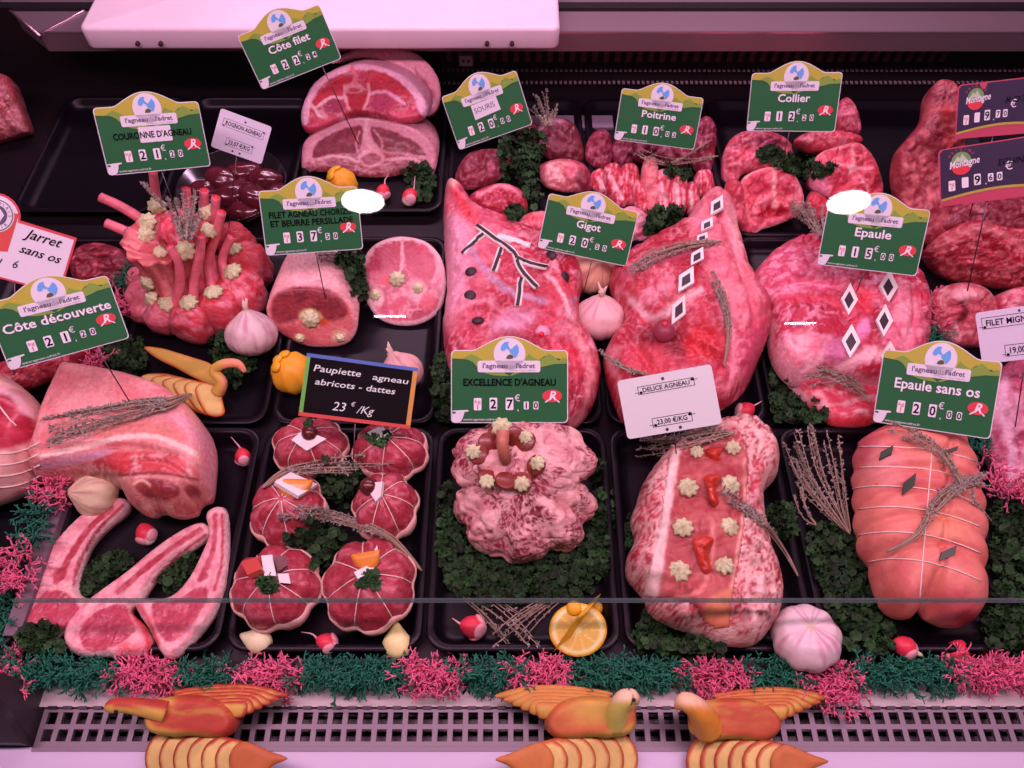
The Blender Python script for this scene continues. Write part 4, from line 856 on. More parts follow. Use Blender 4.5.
c = paint(G, meatbase(ob(186, 44, 74), ob(226, 120, 150), 60, .05, .3, 9), [('l', ([(303, 120), (308, 98), (318, 82), (338, 69), (360, 64), (384, 68), (406, 78), (422, 96), (426, 112)], 5.5), ob(234, 146, 184), 1.5), ('l', ([(398, 72), (418, 90), (427, 108)], 8), ob(236, 150, 190), 2),
    ('p', [(310, 116), (314, 100), (330, 82), (348, 75), (346, 90), (340, 98), (324, 104)], RD, 1.2), ('p', [(366, 71), (390, 76), (408, 90), (416, 102), (402, 97), (386, 90), (370, 90)], RD, 1.2), ('l', ([(352, 68), (356, 78), (350, 88)], 2.5), ob(220, 90, 116), 1),
    ('p', [(345, 94), (368, 94), (364, 108), (356, 112), (349, 106)], ob(172, 24, 48), 1.2), ('e', (354, 88, 10, 5, 0), ob(228, 120, 142), 1), ('e', (354, 90, 6, 2.5, 0), ob(190, 44, 66), .8), ('l', ([(344, 86), (345, 98), (350, 110)], 1.3), ob(232, 130, 150), .8), ('l', ([(368, 84), (369, 96), (363, 110)], 1.3), ob(232, 130, 150), .8),
    ('e', (333, 106, 11, 7, 15), ob(158, 40, 76), 1.5), ('e', (381, 103, 12, 7, -12), ob(166, 42, 80), 1.5), ('l', ([(316, 108), (330, 98), (346, 98)], 1.6), ob(236, 150, 176), 1), ('l', ([(370, 94), (386, 92), (404, 104)], 1.6), ob(226, 130, 170), 1), ('l', ([(312, 106), (320, 116), (328, 120)], 1.6), ob(236, 150, 172), 1),
    ('e', (402, 117, 14, 5, -5), ob(216, 70, 104), 1.5), ('e', (322, 124, 15, 5, -18), ob(206, 60, 92), 2), ('e', (358, 114, 14, 4, 0), ob(176, 40, 66), 1.5)], warp=1.2, wf=.15)
c = sidecol(G, c, ob(214, 122, 160)); meat('lamb_saddle', 'upper lamb saddle with a bright red cut face under the cutting board', 'lamb joint', G, c)
G = block([(330, 72), (352, 58), (385, 55), (415, 62), (434, 80), (440, 100), (436, 118), (424, 124), (424, 100), (400, 78), (360, 66)], (366, 172), n1, B=.05, Rb=.02, seed=75, Hf=.004, z=.0, g=.002)
G.V[:, 1] += .02
c = paint(G, ob(214, 120, 150), [('p', [(412, 78), (426, 90), (434, 108), (428, 116), (424, 100)], ob(150, 40, 62), 2)]); meat('lamb_saddle', 'rearmost lamb saddle showing only its pink fat edge at top right of the stack', 'lamb joint', G, c)
# ---- crown roast
CC_ = P(198, 296, 0); t = Thing('crown_roast', 'crown roast of lamb with flaring rib bones and butter rosettes', 'lamb joint', CC_)
V, F = sphere(48, 24); k = 1 - .10 * np.abs(np.cos(5 * np.arctan2(V[:, 1], V[:, 0]))); V = V * k[:, None] * np.array([.048, .044, .028]) + np.array([0, 0, .028])
V += (fbm(V * 60, 3) * .010)[:, None] * np.array([1, 1, .3]); V = V + CC_; V[:, 2] = np.maximum(V[:, 2], 0.); Gx = Geo(); Gx.V = V; Gx.seed = 3
t.part('base_meat', V, F, M_MEAT, meatbase(ob(190, 56, 76), FATP, 60, .1, .3, 3)(Gx), solid=True)
prof = [(.050, .03), (.043, .05), (.037, .07), (.036, .088), (.040, .105), (.043, .112), (.036, .106), (.028, .098)]
V, F = lathe(prof, (0, 0, 0), 60); az = np.arctan2(V[:, 1], V[:, 0]); V[:, :2] *= (1 + .05 * np.cos(11 * az))[:, None]; V += (fbm(V * 50 + 7, 3) * .006)[:, None] * np.array([1, 1, .2]); Gx = Geo(); Gx.V = V; Gx.seed = 5
tt = sst(-.1, .2, fbm(np.stack([np.cos(az) * 5, np.sin(az) * 5, V[:, 2] * 8], 1), 3)); cw = mixc(ob(196, 66, 84), ob(228, 122, 136), tt)
t.part('rib_membrane', V + CC_ + np.array([-.008, -.003, 0]), F, M_MEAT, cw, solid=True)
lobes = [(150, 296, 20, 16), (148, 308, 17, 12), (166, 315, 19, 16), (194, 321, 21, 21), (222, 312, 21, 25), (242, 294, 23, 26), (250, 268, 21, 24), (236, 244, 18, 18), (145, 282, 17, 12)]
for i, (x, y, rx, ry) in enumerate(lobes):
    zc = .024 if i not in (7,) else .04
    c0 = P(x, y, zc); D = depth(c0); d = c0 - CC_; d[2] = 0; L = np.linalg.norm(d); d /= max(L, 1e-6)
    V, F = sphere(30, 18); rr = rx * D / FPX; Vn = V.copy(); V = np.sign(V) * np.abs(V) ** .85
    V = V * np.array([rr, rr * 1.0, min(.034, ry * D / FPX * 1.25)]); V += Vn * (fbm(Vn * 1.6 + i * 5, 3) * rr * .38)[:, None]
    Gx = Geo(); Gx.V = V; Gx.seed = i; c = meatbase(ob(208, 62, 80) if x > 175 else ob(222, 96, 120), FATP, 70, .05, .25, i)(Gx)
    V = V + c0; V[:, 2] = np.maximum(V[:, 2], .0); t.part('loin_eye', V, F, M_MEAT, c, solid=True)
M_BONE = mat('rib_bone', ob(226, 96, 122), .45, var=.25, vscale=120); M_BEND = mat('bone_end', ob(226, 40, 62), .4)
bones = [[(100, 197, .125), (125, 209, .112), (147, 226, .095), (160, 258, .06)], [(106, 223, .115), (132, 235, .102), (152, 252, .08), (166, 282, .045)], [(153, 172, .15), (156, 195, .125), (162, 220, .09)], [(216, 197, .14), (214, 220, .11), (210, 252, .07), (216, 285, .04)],
         [(222, 212, .135), (216, 235, .105), (208, 265, .065), (214, 296, .04)], [(201, 235, .13), (200, 255, .105), (194, 280, .07), (194, 308, .04)], [(169, 246, .125), (178, 262, .105), (180, 285, .07), (174, 308, .04)], [(186, 188, .14), (188, 215, .11)], [(204, 190, .145), (204, 215, .11)], [(232, 236, .09), (222, 262, .065), (232, 290, .045)]]
for bn in bones:
    pts = catmull(np.array([P(*q) for q in bn]), 5, False); r = np.linspace(.0050, .0060, len(pts)) * (1.15 if bn[0][0] < 120 else 1)
    V, F = tube(pts, r, 10); bo = t.part('rib_bone', V, F, M_BONE, solid=True)
    d = pts[0] - pts[1]; d /= np.linalg.norm(d); V, F = lathe([(.0044, -.001), (.0040, .0008)], (0, 0, 0), 10); t.part('bone_end', V @ align(d).T + pts[0], F, M_BEND, parent=bo)
V, F = sphere(26, 16); V = V * np.array([.030, .028, .02]) + P(184, 232, .112); V += (fbm(V * 90, 3) * .02)[:, None] * np.array([.4, .4, 1]); Gx = Geo(); Gx.V = V; Gx.seed = 8
t.part('stuffing', V, F, M_MEAT, meatbase(ob(222, 60, 84), FATP, 80, .1, .3, 3)(Gx), solid=True)
for x, y, s in ((148, 222, 1.25), (147, 236, 1.2), (162, 252, 1.1), (185, 250, 1.35), (207, 213, 1.3), (208, 231, 1.2), (157, 206, 1.25), (196, 201, 1.), (146, 230, .9),
                (148, 282, 1.1), (152, 298, 1.15), (167, 304, 1.2), (189, 303, 1.25), (214, 293, 1.3), (233, 272, 1.3), (234, 250, 1.2)): rosette(t, x, y, s * 1.12, .3)
# ---- kidneys in a dish
bc = P(236, 196, 0.0); R = .075
V, F = lathe([(.05, .0), (.066, .004), (.076, .02), (.0775, .022), (.0745, .022), (.064, .007), (.02, .003)], bc, 40); V[:, 2] += .002
single('dish', 'round dark dish holding the shiny kidneys', 'dish', V, F, mat('dish_black', (.012, .009, .012), .15, coat=.5), solid=True)
M_KID = mat('kidney', ob(92, 22, 38), .22, coat=.6, var=.25, vscale=60)
for i, (x, y, zz, r, an, lab) in enumerate([(206, 190, .020, 17, 20, 'at the left rim of the dish'), (222, 178, .030, 17, -20, 'at the upper left of the dish'), (243, 172, .033, 16, 10, 'at the top of the dish under the lilac label'), (264, 178, .030, 16, -15, 'at the upper right of the dish'), (232, 193, .030, 18, 40, 'in the middle of the heap'), (254, 196, .030, 18, -30, 'right of the heap centre'), (216, 203, .020, 15, 0, 'at the lower left of the dish'), (246, 209, .019, 17, 15, 'lowest in the heap at the front rim'), (274, 195, .022, 14, 60, 'at the right rim of the dish')]):
    c0 = P(x, y, zz); D = depth(c0); rr = r * D / FPX; V, F = sphere(28, 18); W = V * np.array([1.15, .78, .62]); W[:, 1] += .22 * (V[:, 0] ** 2) - .1; W += V * (fbm(V * 1.5 + i * 4, 2) * .15)[:, None]
    W = W * rr @ rotm('Z', math.radians(an)).T + c0; single('lamb_kidney', 'shiny dark red kidney ' + lab, 'kidney', W, F, M_KID, group='kidneys in the dish', solid=True)
# ---- shanks and neighbours in the back tray
def simple(name, label, cat, px, at, B=.05, n=NF_, base=None, patches=(), seed=0, side=None, group=None, Hf=.016, Rf=.018, lump=.010, z=0.0, ext=None, Rb=.025, m=None, lscale=40, warp=3., crease=.006, cscale=34.):
    G = block(px, at, n, Hf, Rf, B, Rb, ext, z=z, seed=seed, lump=lump, lscale=lscale, crease=crease, cscale=cscale); c = paint(G, base if base is not None else meatbase(ob(170, 44, 68), ob(214, 110, 140), 55, .08, .3, seed), patches, warp=warp)
    if side is not None: c = sidecol(G, c, side)
    return meat(name, label, cat, G, c, m=m, group=group)
simple('lamb_shank', 'dark lamb shank rounded like a dome at the back of its tray', 'lamb shank', [(532, 145), (536, 130), (546, 121), (559, 118), (574, 124), (582, 142), (584, 160), (566, 164), (546, 158)], (558, 166), .04, seed=81, base=meatbase(ob(120, 38, 56), ob(170, 80, 110), 40, .15, .4, 1), patches=[('l', ([(534, 140), (546, 122), (560, 119)], 3), ob(180, 100, 130), 3)], group='lamb shanks')
simple('lamb_shank', 'small lamb shank peeping out beside the card with the handwritten sticker', 'lamb shank', [(512, 140), (522, 126), (536, 122), (542, 134), (536, 146), (522, 148)], (526, 150), .03, seed=82, base=ob(150, 60, 84), group='lamb shanks')
simple('lamb_shank', 'lamb shank with a pale pink cut knuckle facing forward', 'lamb shank', [(540, 178), (540, 166), (552, 160), (568, 159), (584, 164), (592, 178), (590, 192), (570, 193), (552, 190), (544, 186)], (566, 196), .04, seed=83, patches=[('e', (560, 176, 20, 15, 0), meatbase(ob(232, 110, 134), ob(240, 160, 175), 80, 0, .2, 3), 4), ('e', (570, 172, 6, 6, 0), ob(222, 90, 120), 2), ('e', (584, 180, 8, 12, 0), ob(130, 36, 56), 3)], group='lamb shanks')
simple('lamb_shank', 'dark lamb shank at the left, just under the tilted card', 'lamb shank', [(455, 182), (458, 168), (468, 154), (486, 149), (504, 150), (512, 157), (506, 168), (502, 178), (484, 188), (464, 190)], (482, 192), .04, seed=84, base=meatbase(ob(140, 38, 60), ob(190, 90, 120), 60, .05, .3, 2), group='lamb shanks')
simple('lamb_shank', 'bright red lamb shank nearest the tip of the left leg', 'lamb shank', [(468, 202), (476, 191), (500, 183), (518, 188), (526, 198), (527, 212), (514, 221), (492, 226), (480, 216)], (498, 228), .04, seed=85, base=streak(ob(176, 36, 60), ob(222, 96, 126), 60, (1, 3, 3), .05, .3, 2), patches=[('l', ([(478, 194), (500, 185), (520, 192)], 2), ob(230, 120, 146), 2)], group='lamb shanks')
simple('lamb_shank', 'small pink shank end at the left edge of the card reading Gigot', 'lamb shank', [(515, 230), (520, 219), (532, 212), (548, 212), (560, 224), (556, 243), (536, 246), (520, 240)], (536, 248), .035, seed=86, base=meatbase(ob(226, 76, 100), ob(236, 140, 160), 50, .1, .3, 4), group='lamb shanks')
simple('lamb_shank', 'smooth pale pink shank end at the right edge of the card reading Gigot', 'lamb shank', [(618, 216), (630, 206), (644, 212), (652, 226), (648, 240), (632, 246), (618, 240)], (634, 248), .035, seed=87, base=streak(ob(228, 130, 160), ob(216, 90, 124), 30), group='lamb shanks', lump=.003)
# ---- breast strips
st = [((598, 172), (606, 196), 16, 'first breast strip from the left, short, at the front'), ((612, 166), (620, 206), 17, 'second breast strip from the left in the front row'), ((630, 166), (630, 204), 18, 'third front breast strip, left of the tall pale one'), ((651, 160), (650, 216), 15, 'tall pale breast strip standing out in the middle of the front row'), ((640, 185), (644, 214), 14, 'short breast strip tucked left of the tall pale one'), ((664, 172), (663, 218), 15, 'curved breast strip just right of the tall pale one'), ((680, 174), (674, 220), 17, 'wide breast strip with a white streak near the parsley'), ((693, 184), (690, 214), 12, 'narrow breast strip near the tip of the right leg'), ((706, 172), (702, 196), 16, 'rightmost front breast strip behind the tip of the right leg')]
for i, (a, b_, w, lab) in enumerate(st):
    a = np.array(a, float); b_ = np.array(b_, float); d = b_ - a; L = np.linalg.norm(d); d /= L; s = np.array([-d[1], d[0]]) * w / 2
    s = s * 1.3; px = [a - s * .6, a - s * .1 - d * 3, a + s * .7, a + d * L * .35 + s * 1.05, a + d * L * .7 + s * .9, b_ + s * .5, b_ + d * 2, b_ - s * .6, a + d * L * .6 - s * 1.1, a + d * L * .3 - s * .85]
    simple('breast_strip', lab, 'lamb breast strip', px, (b_[0], b_[1] + 3), .03, seed=90 + i, Hf=.012, Rf=.010, lump=.010, lscale=70, crease=.004, base=streak(ob(206, 46, 74), ob(240, 140, 165), 110, (3, .6, .6), -.05, .2, i) if i != 3 else streak(ob(232, 116, 134), ob(222, 80, 104), 40), patches=[('l', ([a + d * L * .25 + s * .2, b_ - d * L * .15 - s * .3], 1.6), ob(244, 170, 192), 1.5)] if i in (0, 1, 5, 6, 7) else (), group='breast strips', warp=2.)
for i, (px, lab) in enumerate([([(586, 160), (588, 140), (598, 130), (610, 134), (612, 160), (604, 172)], 'dark folded breast piece at the back left of the strips'), ([(612, 160), (614, 142), (632, 138), (634, 160), (624, 168)], 'dark breast piece at the back under the left end of its card'), ([(634, 160), (640, 138), (680, 142), (690, 156), (684, 168), (660, 166)], 'dark breast piece at the back behind the dry twigs'), ([(688, 160), (692, 130), (706, 116), (716, 128), (714, 160), (706, 178)], 'dark breast piece at the back right of its card')]):
    simple('breast_strip', lab, 'lamb breast strip', px, ((px[0][0] + px[-1][0]) / 2 + 8, 172), .03, seed=101 + i, base=streak(ob(140, 34, 60), ob(186, 84, 116), 70, (3, 1, 1), -.05, .2, i), group='breast strips', lump=.007)
# ---- neck pieces
NCK = meatbase(ob(214, 60, 86), ob(236, 120, 146), 75, .02, .22, 5)
simple('lamb_neck', 'front neck joint with a squared cut face and a spine hole', 'lamb neck', [(741, 184), (750, 173), (771, 167), (790, 172), (800, 184), (804, 202), (798, 215), (777, 225), (761, 230), (752, 235), (745, 216)], (770, 236), .05, Hf=.008, Rf=.010, seed=111, base=NCK, patches=[('rim', 2.5, ob(240, 130, 155), 1.5), ('l', ([(774, 168), (775, 186), (773, 206)], 1.8), ob(236, 140, 150), 1.2), ('e', (762, 188, 10, 8, -30), ob(196, 50, 78), 2.5), ('e', (787, 188, 9, 8, 30), ob(196, 50, 78), 2.5), ('e', (759, 208, 7, 6, 0), ob(236, 130, 150), 1.5), ('e', (759, 208, 5, 4, 0), ob(206, 66, 92), 1.5), ('p', [(756, 216), (766, 206), (782, 204), (790, 214), (778, 220), (766, 218)], ob(176, 22, 44), 2), ('e', (775, 205, 4.5, 3.5, 0), ob(245, 150, 165), 1), ('l', ([(752, 228), (770, 221), (790, 218)], 2.5), ob(232, 90, 120), 2)], side=ob(196, 60, 84), group='neck pieces', warp=1.6)
simple('lamb_neck', 'tall folded neck piece behind and left of the front neck joint', 'lamb neck', [(722, 172), (724, 152), (732, 138), (746, 131), (768, 131), (788, 140), (792, 156), (780, 170), (744, 174), (736, 186), (726, 184)], (752, 188), .05, seed=112, base=streak(ob(206, 62, 88), ob(232, 116, 146), 80, (2, 1, 1), -.05, .2, 5), patches=[('e', (732, 160, 7, 16, 10), streak(ob(180, 46, 70), ob(226, 110, 140), 100, (1, 3, 1)), 3), ('e', (768, 142, 16, 6, 10), ob(190, 60, 100), 4)], group='neck pieces')
simple('lamb_neck', 'large round neck slice at the right with web-like white fat lines', 'lamb neck', [(810, 186), (814, 162), (822, 152), (840, 146), (859, 143), (874, 158), (882, 180), (882, 196), (866, 204), (842, 203), (824, 196)], (846, 208), .05, Hf=.008, Rf=.012, seed=113, base=NCK, patches=[('l', ([(853, 146), (853, 166), (846, 180)], 1.2), ob(240, 130, 155), 1), ('l', ([(830, 164), (850, 166), (872, 168)], 1.4), ob(240, 130, 155), 1), ('l', ([(853, 166), (866, 184), (868, 198)], 1.2), ob(240, 130, 155), 1), ('e', (852, 168, 4, 3, 0), ob(246, 160, 175), 1), ('e', (842, 180, 10, 7, 0), ob(196, 46, 74), 3), ('rim', 1.6, ob(236, 120, 146), 1.5), ('e', (820, 185, 8, 10, 0), ob(226, 110, 150), 4)], side=ob(190, 56, 80), group='neck pieces', warp=1.6)
simple('lamb_neck', 'flat neck slice lying just under the card reading Collier', 'lamb neck', [(794, 142), (806, 133), (832, 130), (858, 135), (862, 142), (848, 148), (820, 152), (806, 152)], (828, 160), .04, seed=114, base=NCK, group='neck pieces', z=.02)
simple('lamb_neck', 'ragged neck end sticking up right of the card reading Collier', 'lamb neck', [(832, 132), (836, 108), (846, 97), (856, 108), (861, 128), (856, 138), (842, 140)], (846, 142), .03, seed=115, base=meatbase(ob(170, 44, 70), ob(214, 100, 130), 70, 0, .2, 6), group='neck pieces')
simple('lamb_neck', 'small red neck scrap between the front joint and the round slice', 'lamb neck', [(806, 204), (810, 192), (820, 194), (828, 202), (830, 218), (818, 224), (808, 220)], (818, 228), .03, seed=116, base=meatbase(ob(214, 50, 76), ob(232, 110, 140), 60, .1, .3, 7), group='neck pieces')
simple('lamb_neck', 'low red neck trimming at the left foot of the front joint', 'lamb neck', [(724, 196), (728, 180), (742, 184), (746, 214), (752, 234), (738, 230), (728, 216)], (738, 236), .03, seed=117, base=meatbase(ob(196, 54, 78), ob(228, 110, 136), 60, .05, .25, 8), group='neck pieces')
# ---- pork pieces on the right
PK = streak(ob(150, 44, 62), ob(196, 84, 100), 60, (2, .7, .7), -.1, .25, 3)
simple('pork_loin', 'tall dark pork rib piece leaning at the back behind the violet cards', 'pork', [(930, 92), (940, 80), (952, 82), (962, 96), (962, 130), (970, 180), (968, 230), (940, 246), (916, 240), (905, 212), (897, 180), (899, 152), (912, 134), (926, 116)], (935, 262), .05, seed=121, base=PK, patches=[('e', (942, 96, 12, 12, 0), meatbase(ob(130, 36, 54), ob(176, 80, 100), 90, 0, .2, 3), 4), ('l', ([(946, 110), (950, 150), (948, 200)], 6), streak(ob(196, 60, 70), ob(150, 40, 56), 80), 4)], group='pork pieces', lump=.010)
simple('pork_piece', 'dark flat pork piece at the right edge under the lower violet card', 'pork', [(940, 224), (960, 206), (1000, 198), (1050, 200), (1050, 234), (1000, 238), (956, 238)], (990, 246), .05, seed=122, base=meatbase(ob(130, 34, 52), ob(176, 76, 100), 60, .05, .3, 2), group='pork pieces', z=.02)
simple('pork_piece', 'rough red frayed pork piece at right below the violet cards', 'pork', [(932, 252), (942, 236), (958, 226), (980, 220), (1010, 228), (1050, 230), (1050, 286), (1010, 290), (970, 284), (944, 276)], (985, 294), .06, seed=123, base=streak(ob(182, 32, 54), ob(236, 112, 134), 90, (.6, 2.4, 2.4), -.05, .25, 4), patches=[('l', ([(948, 240), (985, 228), (1030, 250)], 3), ob(236, 120, 140), 3), ('p', [(940, 262), (1000, 268), (1050, 262), (1050, 295), (980, 292)], streak(ob(130, 30, 44), ob(180, 60, 70), 90, (.7, 2, 2)), 5)], group='pork pieces', lump=.022, lscale=55, Rf=.020, crease=.010)
simple('pork_knuckle', 'knobbly pork piece with a dark hollow above the card reading Epaule sans os', 'pork', [(932, 306), (938, 292), (952, 284), (972, 283), (988, 290), (996, 304), (1000, 330), (985, 346), (950, 346), (936, 330)], (966, 352), .05, seed=124, base=meatbase(ob(196, 70, 92), ob(228, 140, 160), 55, -.02, .25, 3), patches=[('l', ([(960, 300), (966, 312), (956, 322)], 2.5), ob(110, 24, 40), 2), ('e', (966, 294, 14, 6, 0), ob(230, 140, 160), 4)], group='pork pieces', lump=.012)
simple('pork_knuckle', 'pork knuckle peeping above the lilac label at the right edge', 'pork', [(996, 300), (1010, 290), (1030, 286), (1050, 290), (1050, 330), (1010, 334), (998, 320)], (1022, 340), .05, seed=125, base=meatbase(ob(204, 64, 90), ob(232, 130, 156), 55, 0, .25, 4), group='pork pieces', lump=.009)
simple('pork_piece', 'long pale pink meat piece at the right edge under the lilac label', 'pork', [(984, 440), (990, 400), (1000, 372), (1020, 356), (1060, 350), (1060, 505), (1030, 512), (1005, 505), (998, 480)], (1020, 508), .04, n=(0, -.2, .98), seed=126, base=meatbase(ob(196, 70, 110), ob(226, 140, 176), 40, -.05, .25, 3), patches=[('l', ([(1006, 380), (1002, 410), (1012, 450), (1008, 480)], 4), ob(228, 150, 186), 3)], group='pork pieces', lump=.009, Rf=.03)
# ---- left edge pieces
simple('beef_piece', 'dark red beef shin piece beside the white and red card', 'beef', [(70, 262), (80, 246), (100, 243), (122, 250), (134, 264), (130, 280), (108, 288), (80, 288)], (100, 292), .05, seed=131, base=streak(ob(120, 28, 46), ob(190, 66, 88), 70, (.6, 2, 2), .0, .3, 2), group='beef pieces')
simple('beef_piece', 'dark red beef piece under the card reading Côte découverte', 'beef', [(-40, 372), (0, 362), (50, 352), (84, 342), (92, 350), (72, 368), (40, 386), (0, 400), (-40, 404)], (20, 404), .05, seed=132, base=meatbase(ob(150, 34, 52), ob(196, 74, 96), 50, .1, .3, 2), group='beef pieces')
simple('beef_piece', 'pink frilled meat piece at the far upper left edge', 'beef', [(-40, 76), (2, 74), (12, 86), (18, 104), (26, 128), (20, 134), (-40, 146)], (-5, 150), .05, seed=133, base=meatbase(ob(150, 50, 64), ob(200, 110, 130), 60, -.02, .25, 2), group='beef pieces')
# netted roast
G = deckpillow([(-46, 392), (-20, 384), (8, 381), (28, 392), (42, 408), (47, 432), (42, 462), (26, 486), (0, 500), (-40, 504), (-70, 450)], H=.085, u=.45, Rf=.03, Rb=.04, lump=.003, seed=134)
c = paint(G, streak(ob(232, 150, 160), ob(216, 126, 136), 50), [('e', (-6, 418, 42, 30, 10), ob(240, 160, 185), 3), ('p', [(-46, 404), (-20, 394), (4, 394), (16, 404), (18, 412), (34, 420), (36, 434), (20, 446), (-40, 452)], streak(ob(170, 30, 56), ob(196, 50, 76), 50), 2.5), ('l', ([(-10, 395), (16, 408), (8, 426)], 1.4), ob(226, 100, 130), 1.2)], warp=1.5)
t = meat('netted_roast', 'netted beef roast with a red cut top and white fat side at the left edge', 'roast', G, c, m=M_FATM)
for k in range(4):
    b = MB()
    pts = [onsurf(x, 454 + k * 11 - .012 * (x - 0) ** 2 * .6) for x in np.linspace(-20, 40, 14)]; pts = np.array([p + n * .0008 for p, n in pts if p[2] > .008])
    if len(pts) > 3: V, F = tube(pts, .0008, 5); t.part('netting', V, F, M_STRING)
pts = np.array([p + n * .0008 for p, n in [onsurf(x, y) for x, y in ((-2, 404), (4, 412), (10, 420), (16, 426))]]); V, F = tube(pts, .0009, 5); t.part('netting', V, F, M_STRING)
# ================================================================== garnish
NBV = len(BVH)
def pts_in(poly, n, seed, cr=True, zmax=None, hole=()):
    rg = np.random.default_rng(seed); pg = catmull(poly, 5) if cr else np.asarray(poly, float); out = []; mn = pg.min(0); mx = pg.max(0); tries = 0
    while len(out) < n and tries < n * 30:
        tries += 1; p = mn + rg.random(2) * (mx - mn)
        if not inpoly(np.array([p[0]]), np.array([p[1]]), pg)[0]: continue
        if zmax is not None and not (tries > n * 15 and len(out) < n * .2) and onsurf(p[0], p[1])[0][2] > zmax: continue
        out.append(tuple(p))
    return out
PARS = [
    ([(436, 500), (450, 490), (456, 520), (470, 548), (500, 560), (545, 560), (580, 545), (598, 505), (590, 465), (606, 470), (614, 520), (608, 570), (580, 596), (530, 602), (470, 602), (444, 570)], 620, .016, 'broad bed of dark curly parsley round the caul wrapped crown', .016),
    ([(320, 478), (340, 472), (366, 478), (368, 492), (352, 506), (330, 504)], 110, .03, 'parsley clump between the back and middle tied parcels', .030), ([(288, 526), (300, 518), (335, 530), (346, 545), (338, 566), (318, 574), (296, 560)], 160, .03, 'parsley clump in the middle between four tied parcels', .034),
    ([(84, 580), (100, 566), (124, 558), (136, 566), (120, 584), (98, 596), (84, 594)], 120, .012, 'parsley clump between the left and middle lamb chops', .012), ([(164, 575), (180, 562), (196, 558), (200, 570), (188, 586), (170, 592)], 80, .012, 'parsley clump between the middle and right lamb chops', .012), ([(20, 636), (34, 628), (50, 626), (62, 634), (64, 652), (40, 656)], 90, .05, 'dark parsley clump over the tip of the leftmost chop', .006),
    ([(640, 615), (660, 608), (690, 634), (716, 648), (712, 662), (670, 664), (640, 652)], 190, .02, 'parsley clump in front of the ham topped roast', .014), ([(768, 512), (782, 508), (792, 522), (786, 540), (770, 536)], 60, .02, 'small parsley clump right of the ham topped roast', .012), ([(628, 520), (636, 515), (634, 545), (626, 550)], 30, .02, 'little parsley tuft left of the ham topped roast', .010),
    ([(806, 536), (830, 528), (856, 545), (870, 590), (884, 620), (890, 650), (860, 662), (838, 640), (820, 600)], 330, .02, 'large dark parsley clump left of the string tied roast', .016), ([(984, 512), (1010, 504), (1060, 510), (1060, 600), (1010, 606), (986, 596), (984, 550)], 330, .02, 'large parsley clump right of the string tied roast', .018), ([(985, 612), (1020, 606), (1060, 612), (1060, 655), (1010, 655), (986, 640)], 150, .02, 'dark parsley clump at the front right corner', .010),
    ([(768, 372), (778, 376), (800, 400), (820, 418), (812, 424), (780, 420), (768, 400)], 150, .02, 'parsley clump under the left edge of the lamb shoulder', .016),
    ([(106, 358), (122, 346), (142, 348), (152, 366), (140, 376), (116, 374)], 120, .03, 'parsley clump left of the carved apple swan', .016), ([(214, 352), (228, 342), (248, 352), (258, 366), (246, 384), (230, 390), (218, 372)], 110, .03, 'parsley clump behind the head of the carved apple swan', .018),
    ([(336, 262), (350, 252), (362, 258), (366, 285), (366, 302), (356, 298), (348, 278)], 110, .09, 'parsley clump between the rolled loin and its slice', .02), ([(404, 178), (416, 168), (430, 172), (436, 190), (424, 206), (412, 200)], 90, .05, 'parsley tuft behind the radish below the saddles', .014),
    ([(500, 150), (520, 142), (545, 150), (542, 165), (536, 185), (542, 205), (528, 212), (520, 186), (502, 184), (498, 165)], 230, .05, 'parsley clump among the lamb shanks', .03), ([(506, 214), (516, 209), (524, 218), (514, 224)], 30, .2, 'small parsley tuft below the lamb shanks', .012), ([(646, 226), (660, 218), (684, 220), (690, 230), (676, 244), (652, 250)], 120, .05, 'parsley clump at the neck of the right leg of lamb', .024),
    ([(756, 154), (772, 150), (790, 156), (806, 152), (816, 164), (834, 166), (832, 176), (808, 180), (790, 174), (764, 164)], 150, .2, 'parsley sprays lying over the neck pieces', .004), ([(436, 366), (446, 358), (452, 370), (452, 420), (440, 424), (434, 400)], 90, .03, 'parsley clump left of the card reading Excellence', .016), ([(666, 170), (680, 166), (692, 170), (688, 178), (670, 180)], 30, .2, 'little parsley tuft behind the breast strips', .004)]
pmesh = []
for i, (pg, n, zm, lab, vert) in enumerate(PARS): pmesh.append((tuft_mesh(pts_in(pg, int(n * 1.7), 200 + i, True, zm), 300 + i, .0044, .004, .62, vert=vert), lab))
for (V, F, C), lab in pmesh: single('curly_parsley', lab, 'parsley', V, F, M_LEAF, col=C, group='curly parsley clumps')
